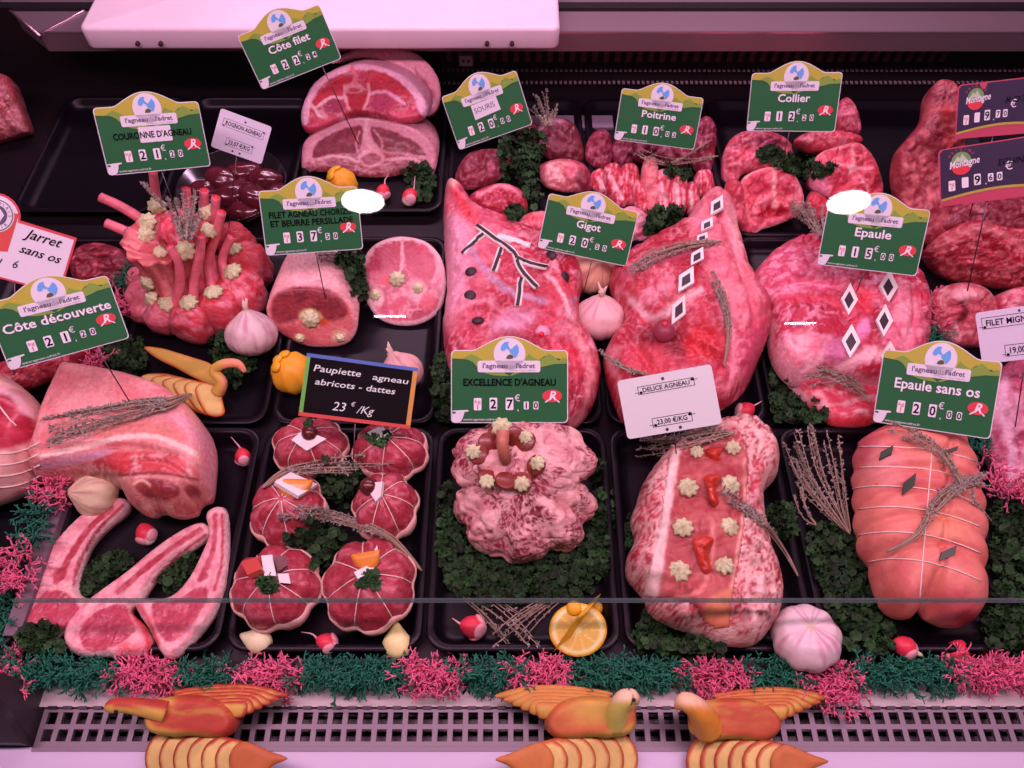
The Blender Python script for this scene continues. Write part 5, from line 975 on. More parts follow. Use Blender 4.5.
# ---- garlic
def garlic(name, label, x, y, r, ax, col=(224, 168, 186), z=None, stem=True, lob=7, neck=.45):
    c = P(x, y, 0); D = depth(c); R = r * D / FPX; c = P(x, y, R * .86) if z is None else P(x, y, z)
    V, F = sphere(56, 30); az = np.arctan2(V[:, 1], V[:, 0]); k = 1 + .055 * np.abs(np.cos(lob / 2 * az)) * np.sqrt(np.clip(1 - V[:, 2] ** 2, 0, 1)) - .05
    W = V * k[:, None]; top = np.clip(V[:, 2] - .72, 0, 1); W[:, 2] = W[:, 2] * .86 + top * neck * 1.6; W[:, :2] *= (1 - top * 1.6)[:, None]
    W += V * (fbm(V * 2.5 + x, 3) * .05)[:, None]
    ax = np.asarray(ax, float); ax /= np.linalg.norm(ax); W = W * R @ align(ax).T + c
    st_ = fbm(np.stack([np.cos(az) * 6, np.sin(az) * 6, V[:, 2] * .8], 1) + x, 4); cl_ = mixc(ob(*col), ob(*(np.array(col) * np.array([.9, .74, .84]))), sst(0, .35, st_)); cl_ = mixc(cl_, ob(196, 150, 130), sst(.93, 1., V[:, 2]) * .6)
    dz = W[:, 2].min(); W[:, 2] -= min(0, dz) if z is None else 0
    t = Thing(name, label, 'garlic', (c[0], c[1], max(W[:, 2].min(), 0))); t.part('bulb', W, F, M_VEG, cl_, solid=True)
    tip = c + ax * R * (.86 + .28 * neck * 1.6)
    if stem:
        b = MB()
        for i in range(7):
            d = ax + rng.normal(size=3) * .35; b.add(*tube([tip - ax * R * .12, tip + d * R * .16, tip + d * R * (.25 + .15 * rng.random())], [.0032, .002, .0006], 6))
        V, F, _ = b.get(); t.part('dry_stem', V, F, mat('garlic_stem', ob(226, 170, 176), .7))
    return t
garlic('garlic_bulb', 'garlic bulb with its dry stem up beside the crown roast', 252, 335, 25, (-.1, .55, .8))
garlic('garlic_bulb', 'round garlic bulb between the two legs of lamb', 600, 318, 25, (0, .35, .95), (230, 158, 176))
garlic('garlic_bulb', 'garlic bulb half hidden under the card reading Gigot', 592, 270, 24, (.3, -.4, .9), (226, 150, 140), stem=False)
garlic('garlic_bulb', 'large pinkish garlic bulb at the front beside the ham topped roast', 806, 638, 33, (-.05, .25, .97), (222, 170, 190), stem=False, lob=9, neck=-.28)
garlic('garlic_bulb', 'garlic bulb mostly hidden behind the chalkboard', 402, 374, 22, (-.5, .8, .6), (220, 150, 160))
garlic('garlic_bulb', 'pale garlic bulb peeping out under the rack of lamb', 97, 494, 24, (-.6, -.2, .5), (226, 176, 160), stem=False)
def clove(label, x, y, L, ax, col):
    c = P(x, y, .009); D = depth(c); R = L * D / FPX / 2; V, F = sphere(28, 18); W = V.copy(); tz = V[:, 2]; k = (1 - .55 * sst(-.1, 1., tz)); W[:, 0] *= .8 * k; W[:, 1] *= .72 * k; W[:, 0] += .12 * tz ** 2
    ax = np.asarray(ax, float); ax /= np.linalg.norm(ax); W = W * R @ align(ax).T + c; W[:, 2] -= W[:, 2].min()
    C = mixc(ob(*col), ob(*(np.array(col) * .8)), sst(.75, 1, np.abs(tz))); single('garlic_clove', label, 'garlic clove', W, F, M_VEG, col=C, group='peeled garlic cloves')
clove('peeled garlic clove below the front left tied parcel', 257, 642, 34, (-.9, .25, .15), (232, 196, 172)); clove('peeled garlic clove below the front right tied parcel', 397, 642, 36, (-.15, .95, .1), (236, 206, 150))
# ---- radishes cut into roses
def radish(label, x, y, r, ax, tail=None, petals=2, stub=None, seed=0):
    c0, n0 = onsurf(x, y); D = depth(c0); R = r * D / FPX; c = PP(x, y, np.array([0, 0, c0[2] + R * .9]), ZUP); ax = np.asarray(ax, float); ax /= np.linalg.norm(ax); A = align(ax)
    t = Thing('radish', label, 'radish', (c[0], c[1], c[2] - R * .9)); V, F = sphere(24, 16); W = V.copy(); W[:, 2] *= 1.25; W[:, :2] *= (1 - .25 * np.clip(V[:, 2], 0, 1) ** 2)[:, None]
    C = mixc(ob(214, 44, 70), ob(236, 190, 200), sst(.35, .75, -V[:, 2])); W = W * R * .85 @ A.T + c; t.part('root', W, F, M_VEG, C)
    rg = np.random.default_rng(seed)
    for k in range(petals):
        a = 2 * PI * k / max(petals, 1) + seed; d = np.array([math.cos(a), math.sin(a), -.75]); d /= np.linalg.norm(d)
        d = A @ d
        V, F = sphere(14, 8); V = V * np.array([.62, .62, .28]) * R; C = mixc(ob(214, 70, 92), ob(230, 140, 165), sst(-.1, .1, V[:, 2] / R)); V = V @ align(d).T + c + d * R * .72; t.part('cut_petal', V, F, M_VEG, C)
    tip = c + ax * R * 1.0
    if tail is not None:
        pts = [tip] + [PP(*q, tip + np.array([0, 0, .004]), ZUP) for q in tail]; V, F = tube(catmull(pts, 4, False), np.linspace(.0014, .0003, 4 * (len(pts) - 1) + 1), 5); t.part('tail', V, F, mat('radish_tail', ob(226, 150, 170), .5))
    if stub: V, F = tube([c - ax * R * .8, c - ax * R * 1.5], [R * .25, R * .16], 7); t.part('leaf_stub', V, F, mat('radish_stub', ob(226, 200, 170), .5))
    return t
radish('radish rose with a curled tail right of the rack of lamb', 243, 457, 9, (-.3, .8, .4), [(238, 445), (231, 437)], 3, seed=1)
radish('radish rose with white cut ends between the lamb chops', 146, 534, 11, (-.5, .75, .3), None, 3, seed=2)
radish('radish rose with its tail pointing left between the garlic cloves', 327, 643, 11, (-.8, .3, .2), [(312, 634), (301, 632)], 3, seed=3)
radish('radish cut into a trefoil beside the crossed thyme stalks', 473, 627, 13, (-.8, .1, .3), [(452, 618)], 4, seed=4)
radish('radish with a long tail in front of the parsley below the saddles', 410, 197, 9, (.3, .8, .3), [(414, 188), (415, 176)], 2, seed=5)
radish('radish with its tail up beside the mirrored lamp at the saddle tray', 383, 192, 8, (.2, .9, .3), [(385, 180), (389, 174)], 1, seed=6)
radish('radish with pale cut petals near the lower tip of the right leg', 745, 411, 10, (.8, .4, .3), [(757, 404), (762, 401)], 3, seed=7)
radish('radish lying on its side near the lower end of the string tied roast', 905, 647, 12, (-.8, .35, .2), None, 2, True, seed=8)
radish('round radish at the front right beside the pink moss', 957, 653, 13, (.3, .6, .5), None, 2, seed=9)
# ---- carved citrus
def citrus(label, x, y, rx, ry, n, B, face=True, seed=0, handle=True, rot=0):
    px = [(x + rx * math.cos(a), y + ry * math.sin(a)) for a in np.linspace(0, 2 * PI, 17)[:-1]]; n = np.asarray(n, float) / np.linalg.norm(n)
    G = pillow(px, P(x, y, B + .006), n, .0015, .004, B * 1.05, None, seed=seed, g=.0016)
    if face:
        def f(G):
            q = G.px - np.array([x, y]); an = np.arctan2(q[:, 1], q[:, 0]); r = np.hypot(q[:, 0] / rx, q[:, 1] / ry); sgm = np.abs(np.sin(an * 5 + rot))
            c = mixc(ob(222, 158, 82), ob(236, 190, 120), sst(.35, .1, sgm)); c = mixc(c, ob(238, 200, 150), sst(.72, .8, r)); c = mixc(c, ob(226, 150, 40), sst(.88, .92, r)); c = mixc(c, ob(236, 200, 140), sst(.16, .1, r)); return c
        c = paint(G, f, warp=.6); c = sidecol(G, c, ob(226, 140, 32))
    else: c = paint(G, ob(236, 158, 50))
    t = Thing('carved_citrus', label, 'citrus', base_of(G)); t.part('half_fruit', G.V, G.F, M_VEG, c, solid=True); return t
t = citrus('carved citrus half with a peel strip across it, beside the crossed thyme', 578, 630, 29, 27, (-.1, -.35, .93), .026, seed=3)
p = [onsurf(x, y) for x, y in ((562, 645), (570, 634), (579, 622), (587, 611), (593, 601))]; V = []
zz = np.array([a for a, b_ in p]) + np.array([[0, 0, h] for h in (.002, .008, .012, .010, .002)])
b = MB(); s = np.array([.0085, .0065, .001]); 
for q in zz: V += [q + s, q + s * .9 + np.array([0, 0, .0035]), q - s * .9 + np.array([0, 0, .0035]), q - s]
F = [(i * 4 + j, i * 4 + (j + 1) % 4, i * 4 + 4 + (j + 1) % 4, i * 4 + 4 + j) for i in range(4) for j in range(4)] + [(0, 1, 2, 3), (19, 18, 17, 16)]; t.part('peel_strip', V, F, mat('peel', ob(232, 148, 36), .4), smooth=False)
for dx, dy in ((-9, -26), (13, -26)): ball(t, 'peel_scallop', 583 + dx, 630 + dy + 4, .0075, mat('peel'), None, (1, 1, .6), 0)
# whole carved orange
def gourd(label, x, y, r, seed):
    c = P(x, y, 0); D = depth(c); R = r * D / FPX; c = P(x, y, R * .95); V, F = sphere(60, 30); az = np.arctan2(V[:, 1], V[:, 0]); k = 1 - .10 * np.abs(np.sin(az * 4 + V[:, 2] * 1.2)) ** .5 * (1 - V[:, 2] ** 2) 
    W = V * k[:, None] * R * np.array([1, 1, .95]) + c; C = mixc(ob(240, 168, 56), ob(236, 140, 36), sst(.88, .97, k)); t = Thing('carved_citrus', label, 'citrus', (c[0], c[1], 0)); t.part('fruit', W, F, M_VEG, C, solid=True)
    for k in range(3):
        a = 2 + k * .7; V, F = lathe([(.006, 0), (.007, .002), (.005, .004)], (0, 0, 0), 14); d = np.array([math.cos(a) * .5, math.sin(a) * .5 - .1, .8]); d /= np.linalg.norm(d); t.part('peel_scallop', V @ align(d).T + c + d * R * .93, F, mat('peel'))
gourd('whole orange citrus with carved grooves left of the chalkboard', 293, 373, 22, 1); gourd('small carved orange citrus at the foot of the lower saddle', 342, 184, 16, 2)
# ---- dried thyme
def leafmesh(P0, D0, s, rg):
    V = []; F = []
    for i, (p, d) in enumerate(zip(P0, D0)):
        d = d / np.linalg.norm(d); a = np.cross(d, rg.normal(size=3)); a /= np.linalg.norm(a); b_ = np.cross(d, a); L = s * (.7 + .7 * rg.random()); o = len(V)
        V += [p, p + d * L * .5 + a * L * .28, p + d * L * .45 + b_ * L * .22, p + d * L * .5 - a * L * .28, p + d * L]
        F += [(o, o + 1, o + 2), (o, o + 2, o + 3), (o + 4, o + 2, o + 1), (o + 4, o + 3, o + 2), (o, o + 3, o + 4, o + 1)]
    return V, F
M_THY = mat('dry_thyme', ob(152, 120, 128), .75, var=.35, vscale=200); M_STEM = mat('dry_stem', ob(164, 118, 112), .75, var=.2, vscale=100)
def thyme(label, paths, nst=5, spread=5, leaf=.0036, dens=900, start=.15, lift=.004, seed=0, group='dried thyme sprigs', stem_from_end=True, col=None):
    """paths: list of picture polylines, stalk end last; stems fan out towards the leafy start"""
    rg = np.random.default_rng(seed); bs = MB(); LP = []; LD = []
    for path in paths:
        path = np.asarray(path, float); ctl = catmull(path, 6, False); n = len(ctl)
        hz = [onsurf(x, y)[0][2] for x, y in ctl]; hz = np.array(hz); 
        sm = np.array([max(hz[max(0, i - 2):i + 3]) for i in range(n)]); sm = np.convolve(np.pad(sm, 3, 'edge'), np.ones(7) / 7, 'valid')
        tg = np.gradient(ctl, axis=0); nr = np.stack([-tg[:, 1], tg[:, 0]], 1); nr /= np.linalg.norm(nr, axis=1)[:, None]
        for k in range(nst):
            off = (rg.random() * 2 - 1) * spread * 1.35; ph = rg.random() * 6; tt = np.linspace(1, 0, n); i0 = int(rg.random() * n * .3)
            q = ctl + nr * (off * tt ** .7 + np.sin(np.linspace(0, 5, n) + ph) * spread * .22 * tt)[:, None]
            z = sm + lift * (.4 + rg.random() * 1.6)
            pts = np.array([P(q[i][0], q[i][1], z[i]) for i in range(i0, n)])
            bs.add(*tube(pts, np.linspace(.0005, .0009, len(pts)), 4))
            L = np.linalg.norm(np.diff(pts, axis=0), axis=1).sum(); m = int(L * dens * .62)
            for _ in range(m):
                f = (rg.random() ** 1.3) * (1 - start) * (len(pts) - 1); i = int(f); p = pts[i] + (pts[min(i + 1, len(pts) - 1)] - pts[i]) * (f - i); d = (pts[i] - pts[min(i + 1, len(pts) - 1)]); d = d / max(np.linalg.norm(d), 1e-6) * .6 + rg.normal(size=3) * .7 + ZUP * .2; LP.append(p); LD.append(d)
    V, F, _ = bs.get(); c0 = V.mean(0); t = Thing('thyme_sprig', label, 'thyme', (c0[0], c0[1], V[:, 2].min()), group); t.part('stem', V, F, M_STEM)
    V, F = leafmesh(LP, LD, leaf, rg); t.part('leaves', V, F, M_THY, smooth=False)
thyme('thick dried thyme bundle lying across the rack of lamb', [[(46, 432), (90, 420), (140, 408), (170, 403), (192, 394)]], 14, 11, dens=650, seed=1, start=.28)
thyme('dried thyme sprig across the back tied parcels', [[(392, 462), (350, 464), (315, 466), (285, 472), (262, 488)]], 10, 9, dens=650, seed=2, start=.25)
thyme('dried thyme sprig across the middle tied parcels with its stalk at the lower right', [[(276, 510), (315, 513), (350, 522), (390, 538), (422, 571)]], 10, 7, dens=650, seed=3, start=.35)
thyme('dried thyme bundle under the white label on the ham topped roast', [[(634, 448), (670, 446), (700, 438), (735, 432)], [(648, 440), (690, 432), (720, 424)]], 12, 9, dens=600, seed=4, start=.1)
thyme('dried thyme stalk slanting down the right side of the ham topped roast', [[(722, 492), (745, 508), (765, 525), (785, 552), (798, 576)]], 5, 4, dens=800, seed=5, start=.5)
thyme('dried thyme sprig on the upper part of the right leg of lamb', [[(626, 272), (650, 258), (685, 246), (722, 241)]], 9, 6, dens=700, seed=6, start=.1); thyme('dried thyme sprig hanging down the middle of the right leg of lamb', [[(706, 272), (722, 300), (728, 330), (724, 366)]], 6, 5, dens=800, seed=7, start=.35); thyme('dried thyme sprig at the left foot of the right leg of lamb', [[(596, 352), (615, 362), (632, 370), (650, 374)]], 6, 5, dens=700, seed=8, start=.2)
thyme('dried thyme sprig on the lower flap of the lamb shoulder', [[(800, 372), (825, 372), (850, 386), (872, 402)], [(806, 380), (840, 376), (866, 392)]], 5, 6, dens=700, seed=9, start=.2)
thyme('upright looking fan of dried thyme left of the string tied roast', [[(786, 432), (800, 470), (825, 505), (850, 534)], [(800, 430), (812, 470), (832, 505), (850, 534)], [(815, 424), (824, 468), (838, 505), (850, 534)], [(830, 432), (836, 470), (842, 505), (850, 534)], [(790, 450), (806, 484), (828, 512), (850, 534)], [(794, 480), (804, 512), (816, 525)]], 5, 7, dens=620, seed=10, lift=.012, start=.3)
thyme('two crossed dried thyme stalks in front of the caul wrapped crown', [[(536, 652), (515, 628), (490, 606), (465, 592), (446, 583)], [(498, 652), (520, 632), (542, 612), (562, 598), (582, 583)]], 9, 15, dens=330, seed=11, start=.45)
thyme('dried thyme sprig along the upper right of the string tied roast', [[(888, 426), (915, 436), (940, 452), (956, 474), (966, 492)]], 8, 5, dens=600, seed=12, start=.1); thyme('branched dried thyme sprig low on the string tied roast', [[(990, 462), (965, 482), (938, 500), (918, 534), (886, 552)], [(988, 478), (960, 486), (935, 512)]], 6, 6, dens=600, seed=13, start=.35); thyme('bare dried thyme stalk right of the string tied roast', [[(968, 482), (974, 500), (984, 512), (992, 522)]], 3, 3, dens=300, seed=14)
thyme('tuft of dried thyme standing in the crown roast', [[(176, 196), (180, 222), (184, 240)], [(188, 190), (188, 216), (186, 240)], [(198, 194), (194, 220), (188, 240)]], 7, 7, dens=800, seed=15, start=.05, lift=.012)
thyme('dried thyme sprig at the upper left of the crown roast', [[(142, 182), (152, 194), (166, 208)]], 3, 2, dens=700, seed=16, lift=.010, start=.1)
thyme('dried thyme bush between the neck pieces and the lamb shoulder', [[(792, 202), (806, 218), (820, 236)], [(812, 200), (816, 220), (824, 238)], [(830, 212), (826, 226), (824, 240)]], 8, 8, dens=700, seed=17, start=.05, lift=.01)
thyme('dried thyme tuft behind the dome shaped shank', [[(540, 92), (545, 108), (548, 124)], [(556, 104), (552, 116), (548, 126)], [(534, 106), (540, 116), (546, 126)]], 5, 6, dens=500, seed=18, start=.05, lift=.02)
thyme('thin dry twigs lying across the breast strips', [[(634, 152), (660, 162), (690, 162), (718, 156)], [(640, 158), (670, 166), (712, 140)]], 3, 5, dens=350, seed=19, start=.05)
thyme('dried thyme sprig between the rolled loin and the card above it', [[(318, 258), (336, 256), (356, 252)]], 6, 5, dens=700, seed=20, start=.05)
# ---- dyed lichen moss along the front and the divider
M_MG = mat('green_moss', ob(30, 98, 84), .7, var=.3, vscale=90); M_MP = mat('pink_moss', ob(230, 92, 138), .7, var=.2, vscale=90)
def moss(label, zone, n, pink, seed, zlo=.0, zhi=.02, L=.0105, tilt=(0, -.25, .7)):
    rg = np.random.default_rng(seed); b = MB()
    def br(p, d, L, r, lv):
        q = p + d * L * .5 + rg.normal(size=3) * L * .08; e = q + d * L * .5 + rg.normal(size=3) * L * .12
        b.add(*tube([p, q, e], [r, r * .9, r * .7], 4))
        if lv > 0:
            for _ in range(2 + (rg.random() < .45)):
                dd = d + rg.normal(size=3) * .62; dd /= np.linalg.norm(dd); br(e, dd, L * .72, r * .75, lv - 1)
    for (x, y) in pts_in(zone, n, seed, False):
        p = P(x, y, zlo + (zhi - zlo) * rg.random()); d = np.asarray(tilt) + rg.normal(size=3) * .75; d /= np.linalg.norm(d)
        if p[2] + d[2] * .01 < zlo: d[2] = abs(d[2])
        br(p, d, L, .00125, 2)
    V, F, _ = b.get(); V[:, 2] = np.maximum(V[:, 2], -.0038); single('dyed_moss', label, 'moss', V, F, M_MP if pink else M_MG, group='dyed moss trimming')
fr = [(18, 120, 0, 'leftmost green moss clump along the front edge, below the lamb chops'), (122, 182, 1, 'pink moss clump along the front edge below the middle chop'), (182, 236, 0, 'short green moss clump along the front edge below the right chop'), (236, 298, 1, 'pink moss clump along the front edge below the front left parcel'), (298, 402, 0, 'long green moss clump along the front edge below the front right parcel'), (402, 460, 1, 'pink moss clump along the front edge left of the crossed thyme'), (458, 520, 0, 'green moss clump along the front edge under the crossed thyme'), (514, 574, 1, 'pink moss clump along the front edge left of the citrus half'), (572, 682, 0, 'long green moss clump along the front edge above the middle apple bird'), (684, 744, 1, 'pink moss clump along the front edge above the right apple bird'), (742, 804, 0, 'green moss clump along the front edge in front of the large garlic'), (798, 856, 1, 'pink moss clump hanging down right of the large garlic'), (850, 950, 0, 'dark green moss clump along the front edge below the string tied roast'), (945, 1040, 1, 'rightmost pink moss clump along the front edge')]
for i, (a, b_, pk, lab) in enumerate(fr):
    lo = 683 if i != 11 else 700
    moss(lab, [(a, 668), (b_, 668), (b_ + 2, lo - 4), ((a + b_) / 2, lo), (a - 2, lo - 6)], int((b_ - a) * 1.5), pk, 400 + i, .0, .016)
ds = [([(46, 484), (70, 484), (66, 505), (42, 505)], 1, 'pink moss tuft at the top of the tray divider under the rack'), ([(34, 505), (56, 505), (40, 548), (22, 546)], 0, 'green moss clump halfway down the tray divider'), ([(8, 548), (36, 548), (26, 594), (-4, 594)], 1, 'pink moss clump on the tray divider beside the leftmost chop'), ([(-20, 596), (16, 596), (10, 654), (-20, 660)], 0, 'green moss clump at the lower left edge'), ([(-10, 656), (24, 654), (26, 690), (-6, 690)], 1, 'pink moss clump at the lower left corner by the dark end panel')]
for i, (zn, pk, lab) in enumerate(ds): moss(lab, zn, 42 if i < 3 else 60, pk, 430 + i, .028 if i < 3 else .0, .04 if i < 3 else .02, .010, (0, 0, .8))
ex = [([(112, 292), (134, 300), (132, 322), (116, 318)], 1, 'pink moss tuft left of the crown roast'), ([(122, 270), (140, 272), (138, 288), (122, 290)], 0, 'green moss tuft left of the crown roast'), ([(84, 358), (106, 354), (104, 370), (88, 372)], 1, 'pink moss tuft above the rack of lamb'), ([(978, 462), (1002, 468), (1006, 500), (984, 496)], 1, 'pink moss tuft right of the string tied roast'), ([(960, 432), (984, 434), (982, 456), (966, 452)], 0, 'grey green moss tuft behind the string tied roast'), ([(928, 300), (940, 310), (938, 330), (926, 326)], 1, 'pink moss tuft right of the lamb shoulder'), ([(920, 330), (940, 336), (938, 346), (922, 344)], 0, 'green moss tuft above the card reading Epaule sans os'), ([(1010, 480), (1030, 484), (1030, 500), (1012, 500)], 1, 'pink moss tuft at the right edge below the pale meat')]
for i, (zn, pk, lab) in enumerate(ex): moss(lab, zn, 28, pk, 440 + i, .01, .03, .010, (0, -.2, .8))
# ---- apples cut into birds
RED = ob(178, 58, 50); YEL = ob(206, 144, 74); FLE = ob(222, 166, 112); ORG = ob(200, 96, 62)
def aslice(t, px, z, H, rimw, name='wing_slice', skin=RED, flesh=FLE, seed=0, n=(0, -.22, .97), cr=True, patches=(), g=.0017):
    n = np.asarray(n, float) / np.linalg.norm(n); px = np.asarray(px, float); c0 = px.mean(0); G = pillow(px, P(c0[0], c0[1], z), n, H * .5, .004, H * .6, .004, g=g, seed=seed, cr=cr)
    c = paint(G, streak(flesh, flesh * .86, 40), ([('rim', rimw, skin, 1.0)] if rimw else []) + list(patches), warp=1.); return t.part(name, G.V, G.F, M_APPLE, c, solid=True)
def bird(label, X, Y, sx, red=1.0, yel=0.):
    f = lambda pts: [(X + sx * (x - 190), Y + (y - 715)) for x, y in pts]
    skin = RED * (1 - yel) + ORG * yel; fl = FLE
    t = Thing('apple_bird', label, 'fruit carving', P(X, Y + 8, -.004), 'apple birds on the front ledge')
    for k in range(6):              # far wing, feathers fanning to the tip
        tip = (288 - 8.5 * k, 694 + 4.2 * k); a = (170 + 3 * k, 692 + 2.2 * k); m = ((tip[0] + a[0]) / 2, (tip[1] + a[1]) / 2)
        aslice(t, f([a, (m[0] - 10, m[1] - 9 + k * .6), (m[0] + 30, m[1] - 7.5), tip, (tip[0] - 10, tip[1] + 4), (m[0] + 10, m[1] + 5), (m[0] - 30, m[1] + 7)]), .022 + .0016 * k, .006, 2.2, skin=skin * (1 - .4 * yel) + YEL * .4 * yel, flesh=YEL * .9, seed=k)
    for k in range(7):              # near wing, nested slices
        l = 145 + 14 * k; r = 264 + 3.6 * k; y0 = 735 + 2.2 * k; yb_ = 792 - 2 * k
        W_ = r - l; aslice(t, f([(l, 762), (l + .03 * W_, 744 + 1.4 * k), (l + .12 * W_, 733 + 2 * k), (l + .28 * W_, 727 + 2.4 * k), (l + .5 * W_, 730 + 2.6 * k), (l + .75 * W_, 741 + 1.8 * k), (r + 2, 756 + .4 * k), (l + .8 * W_, 765), (l + .6 * W_, 775), (l + .3 * W_, 788), (l + .08 * W_, 786)]), .006 + .0042 * k, .006, 2.4 if k < 6 else 30 * red + 0, skin=skin if k < 6 else skin * .75 + YEL * .25, flesh=fl, seed=20 + k)
    aslice(t, f([(147, 712), (150, 702), (166, 697), (200, 695), (226, 702), (238, 716), (236, 730), (222, 738), (196, 736), (168, 736), (150, 730)]), .024, .03, 0, 'body', flesh=skin, seed=50, patches=[('e', (X + sx * 6, Y - 8, 40, 16, 0), streak(skin, skin * .5 + YEL * .5, 70, (.5, 2, 2), -.1, .3, 3), 8), ('p', f([(146, 720), (160, 728), (200, 734), (226, 738), (200, 742), (150, 738)]), YEL, 4), ('e', (X + sx * (160 - 190), Y - 14, 14, 6, 0), YEL, 4)] + ([('e', (X + sx * (185 - 190), Y - 6, 26, 12, 0), YEL, 10)] if yel > .4 else []), g=.0016)
    return t, f
t, f = bird('left apple bird with red body facing left on the front ledge', 190, 715, 1)
def tubeneck(t, pts, r, col, name='neck'):
    P_ = catmull(np.array([P(*q) for q in pts]), 5, False); r = np.interp(np.linspace(0, 1, len(P_)), np.linspace(0, 1, len(r)), r); V, F = tube(P_, r, 14); Gx = Geo(); Gx.V = V; Gx.px = proj(V); t.part(name, V, F, M_APPLE, col(Gx) if callable(col) else np.tile(col, (len(V), 1)), solid=True); return P_
def eye(t, x, y):
    p, n = onsurf(x, y); V, F = sphere(10, 6); t.part('eye', V * .0018 + p, F, mat('clove_eye', (.02, .012, .01), .4))
tubeneck(t, [(166, 712, .036), (146, 708, .042), (125, 705, .046), (112, 706, .046), (106, 709, .043)], [.010, .008, .0066, .0064, .002], lambda G: mixc(YEL, RED, sst(-1, 1.5, 706 - G.px[:, 1] + (G.px[:, 0] - 110) * .07)), 'neck'); eye(t, 116, 711)
t, f = bird('middle apple bird with yellow body facing right on the front ledge', 593, 716, -1, yel=.8)
tubeneck(t, [(615, 724, .030), (618, 709, .050), (624, 699, .062), (632, 697, .063), (637, 703, .055)], [.0105, .009, .0082, .0068, .0025], lambda G: mixc(ob(214, 176, 96), ob(236, 176, 160), sst(-3, 3, 702 - G.px[:, 1])), 'neck'); eye(t, 634, 700)
t, f = bird('right apple bird with orange red body facing left on the front ledge', 731, 718, 1, yel=.35)
tubeneck(t, [(708, 728, .028), (702, 716, .046), (694, 706, .058), (684, 702, .060), (676, 708, .052)], [.014, .0115, .0095, .0085, .002], lambda G: mixc(ob(226, 130, 56), ob(236, 168, 150), sst(-4, 3, 706 - G.px[:, 1])), 'neck'); eye(t, 682, 712)
# swan made of apple slices near the crown roast
t = Thing('apple_swan', 'small swan carved from yellow apple slices between the crown roast and rack', 'fruit carving', P(190, 405, 0))
for k in range(5):
    aslice(t, [(144 + 8 * k, 347 + 3 * k), (165 + 8 * k, 349 + 2.5 * k), (190 + 6 * k, 358 + 2 * k), (208 + 4 * k, 372 + 2 * k), (200 + 4 * k, 380 + 2 * k), (176 + 6 * k, 368 + 3 * k), (156 + 8 * k, 358 + 3 * k)], .030 - .001 * k, .006, 1.2, skin=ORG, flesh=YEL * 1.0, seed=k)
for k in range(6):
    aslice(t, [(140 + 11 * k, 378 + 2.5 * k), (158 + 9 * k, 373 + 2 * k), (184 + 7 * k, 378 + 2 * k), (200 + 4.5 * k, 390 + 2 * k), (202 + 4.5 * k, 406 + 1.5 * k), (184 + 6 * k, 410 + 1.4 * k), (158 + 9 * k, 395 + 3 * k)], .010 + .0035 * k, .006, 1.8, skin=ob(214, 92, 50), flesh=FLE, seed=10 + k)
tubeneck(t, [(218, 392, .03), (222, 382, .042), (214, 371, .05), (224, 364, .056), (238, 364, .054), (245, 372, .046)], [.008, .0062, .0058, .0058, .005, .0022], lambda G: mixc(YEL, ob(236, 130, 110), sst(-5, 5, G.px[:, 0] - 222)), 'neck')
# ================================================================== price cards
_tc = {}
def text2d(s, size=1.0, align='CENTER', shear=0., bold=0., res=2):
    k = (s, align, shear, bold)
    if k not in _tc:
        cu = bpy.data.curves.new('t', 'FONT'); cu.body = s; cu.align_x = align; cu.size = 1; cu.shear = shear; cu.offset = bold; cu.resolution_u = res
        ob_ = bpy.data.objects.new('t', cu); COL.objects.link(ob_); bpy.context.view_layer.update()
        me = bpy.data.meshes.new_from_object(ob_.evaluated_get(bpy.context.evaluated_depsgraph_get()))
        V = np.array([v.co[:] for v in me.vertices]) if len(me.vertices) else np.zeros((0, 3)); F = [tuple(p.vertices) for p in me.polygons]
        bpy.data.objects.remove(ob_); bpy.data.meshes.remove(me); bpy.data.curves.remove(cu); _tc[k] = (V, F)
    V, F = _tc[k]; return V[:, :2] * size, F
CAP = .70                            # cap height of the font for size 1
def T2(b, s, u, v, cap, align='CENTER', shear=0., bold=0., rot=0., sx=1., width=None, c=None):
    V, F = text2d(s, cap / CAP, align, shear, bold)
    if len(V) == 0: return
    V = V.copy()
    if width is not None:
        w0 = V[:, 0].max() - V[:, 0].min(); sx = width / w0
    V[:, 0] *= sx
    if rot:
        a = math.radians(rot); V = V @ np.array([[math.cos(a), math.sin(a)], [-math.sin(a), math.cos(a)]])
    b.add(np.column_stack([V[:, 0] + u, V[:, 1] + v, np.zeros(len(V))]), F)
def ell(u, v, ru, rv, n=28): return [(u + ru * math.cos(2 * PI * i / n), v + rv * math.sin(2 * PI * i / n)) for i in range(n)]
def arctext(b, s, u, v, r, a0, a1, cap, flip=False):
    for i, ch in enumerate(s):
        a = a0 + (a1 - a0) * (i / max(len(s) - 1, 1)); ar = math.radians(a)
        T2(b, ch, u + r * math.cos(ar), v + r * math.sin(ar), cap, rot=(a + 90 if flip else a - 90))
def extr(poly, z0, z1):
    n = len(poly); V = [(x, y, z0) for x, y in poly] + [(x, y, z1) for x, y in poly]
    return np.array(V, float), [tuple(range(n))[::-1], tuple(range(n, 2 * n))] + [(i, (i + 1) % n, (i + 1) % n + n, i + n) for i in range(n)]
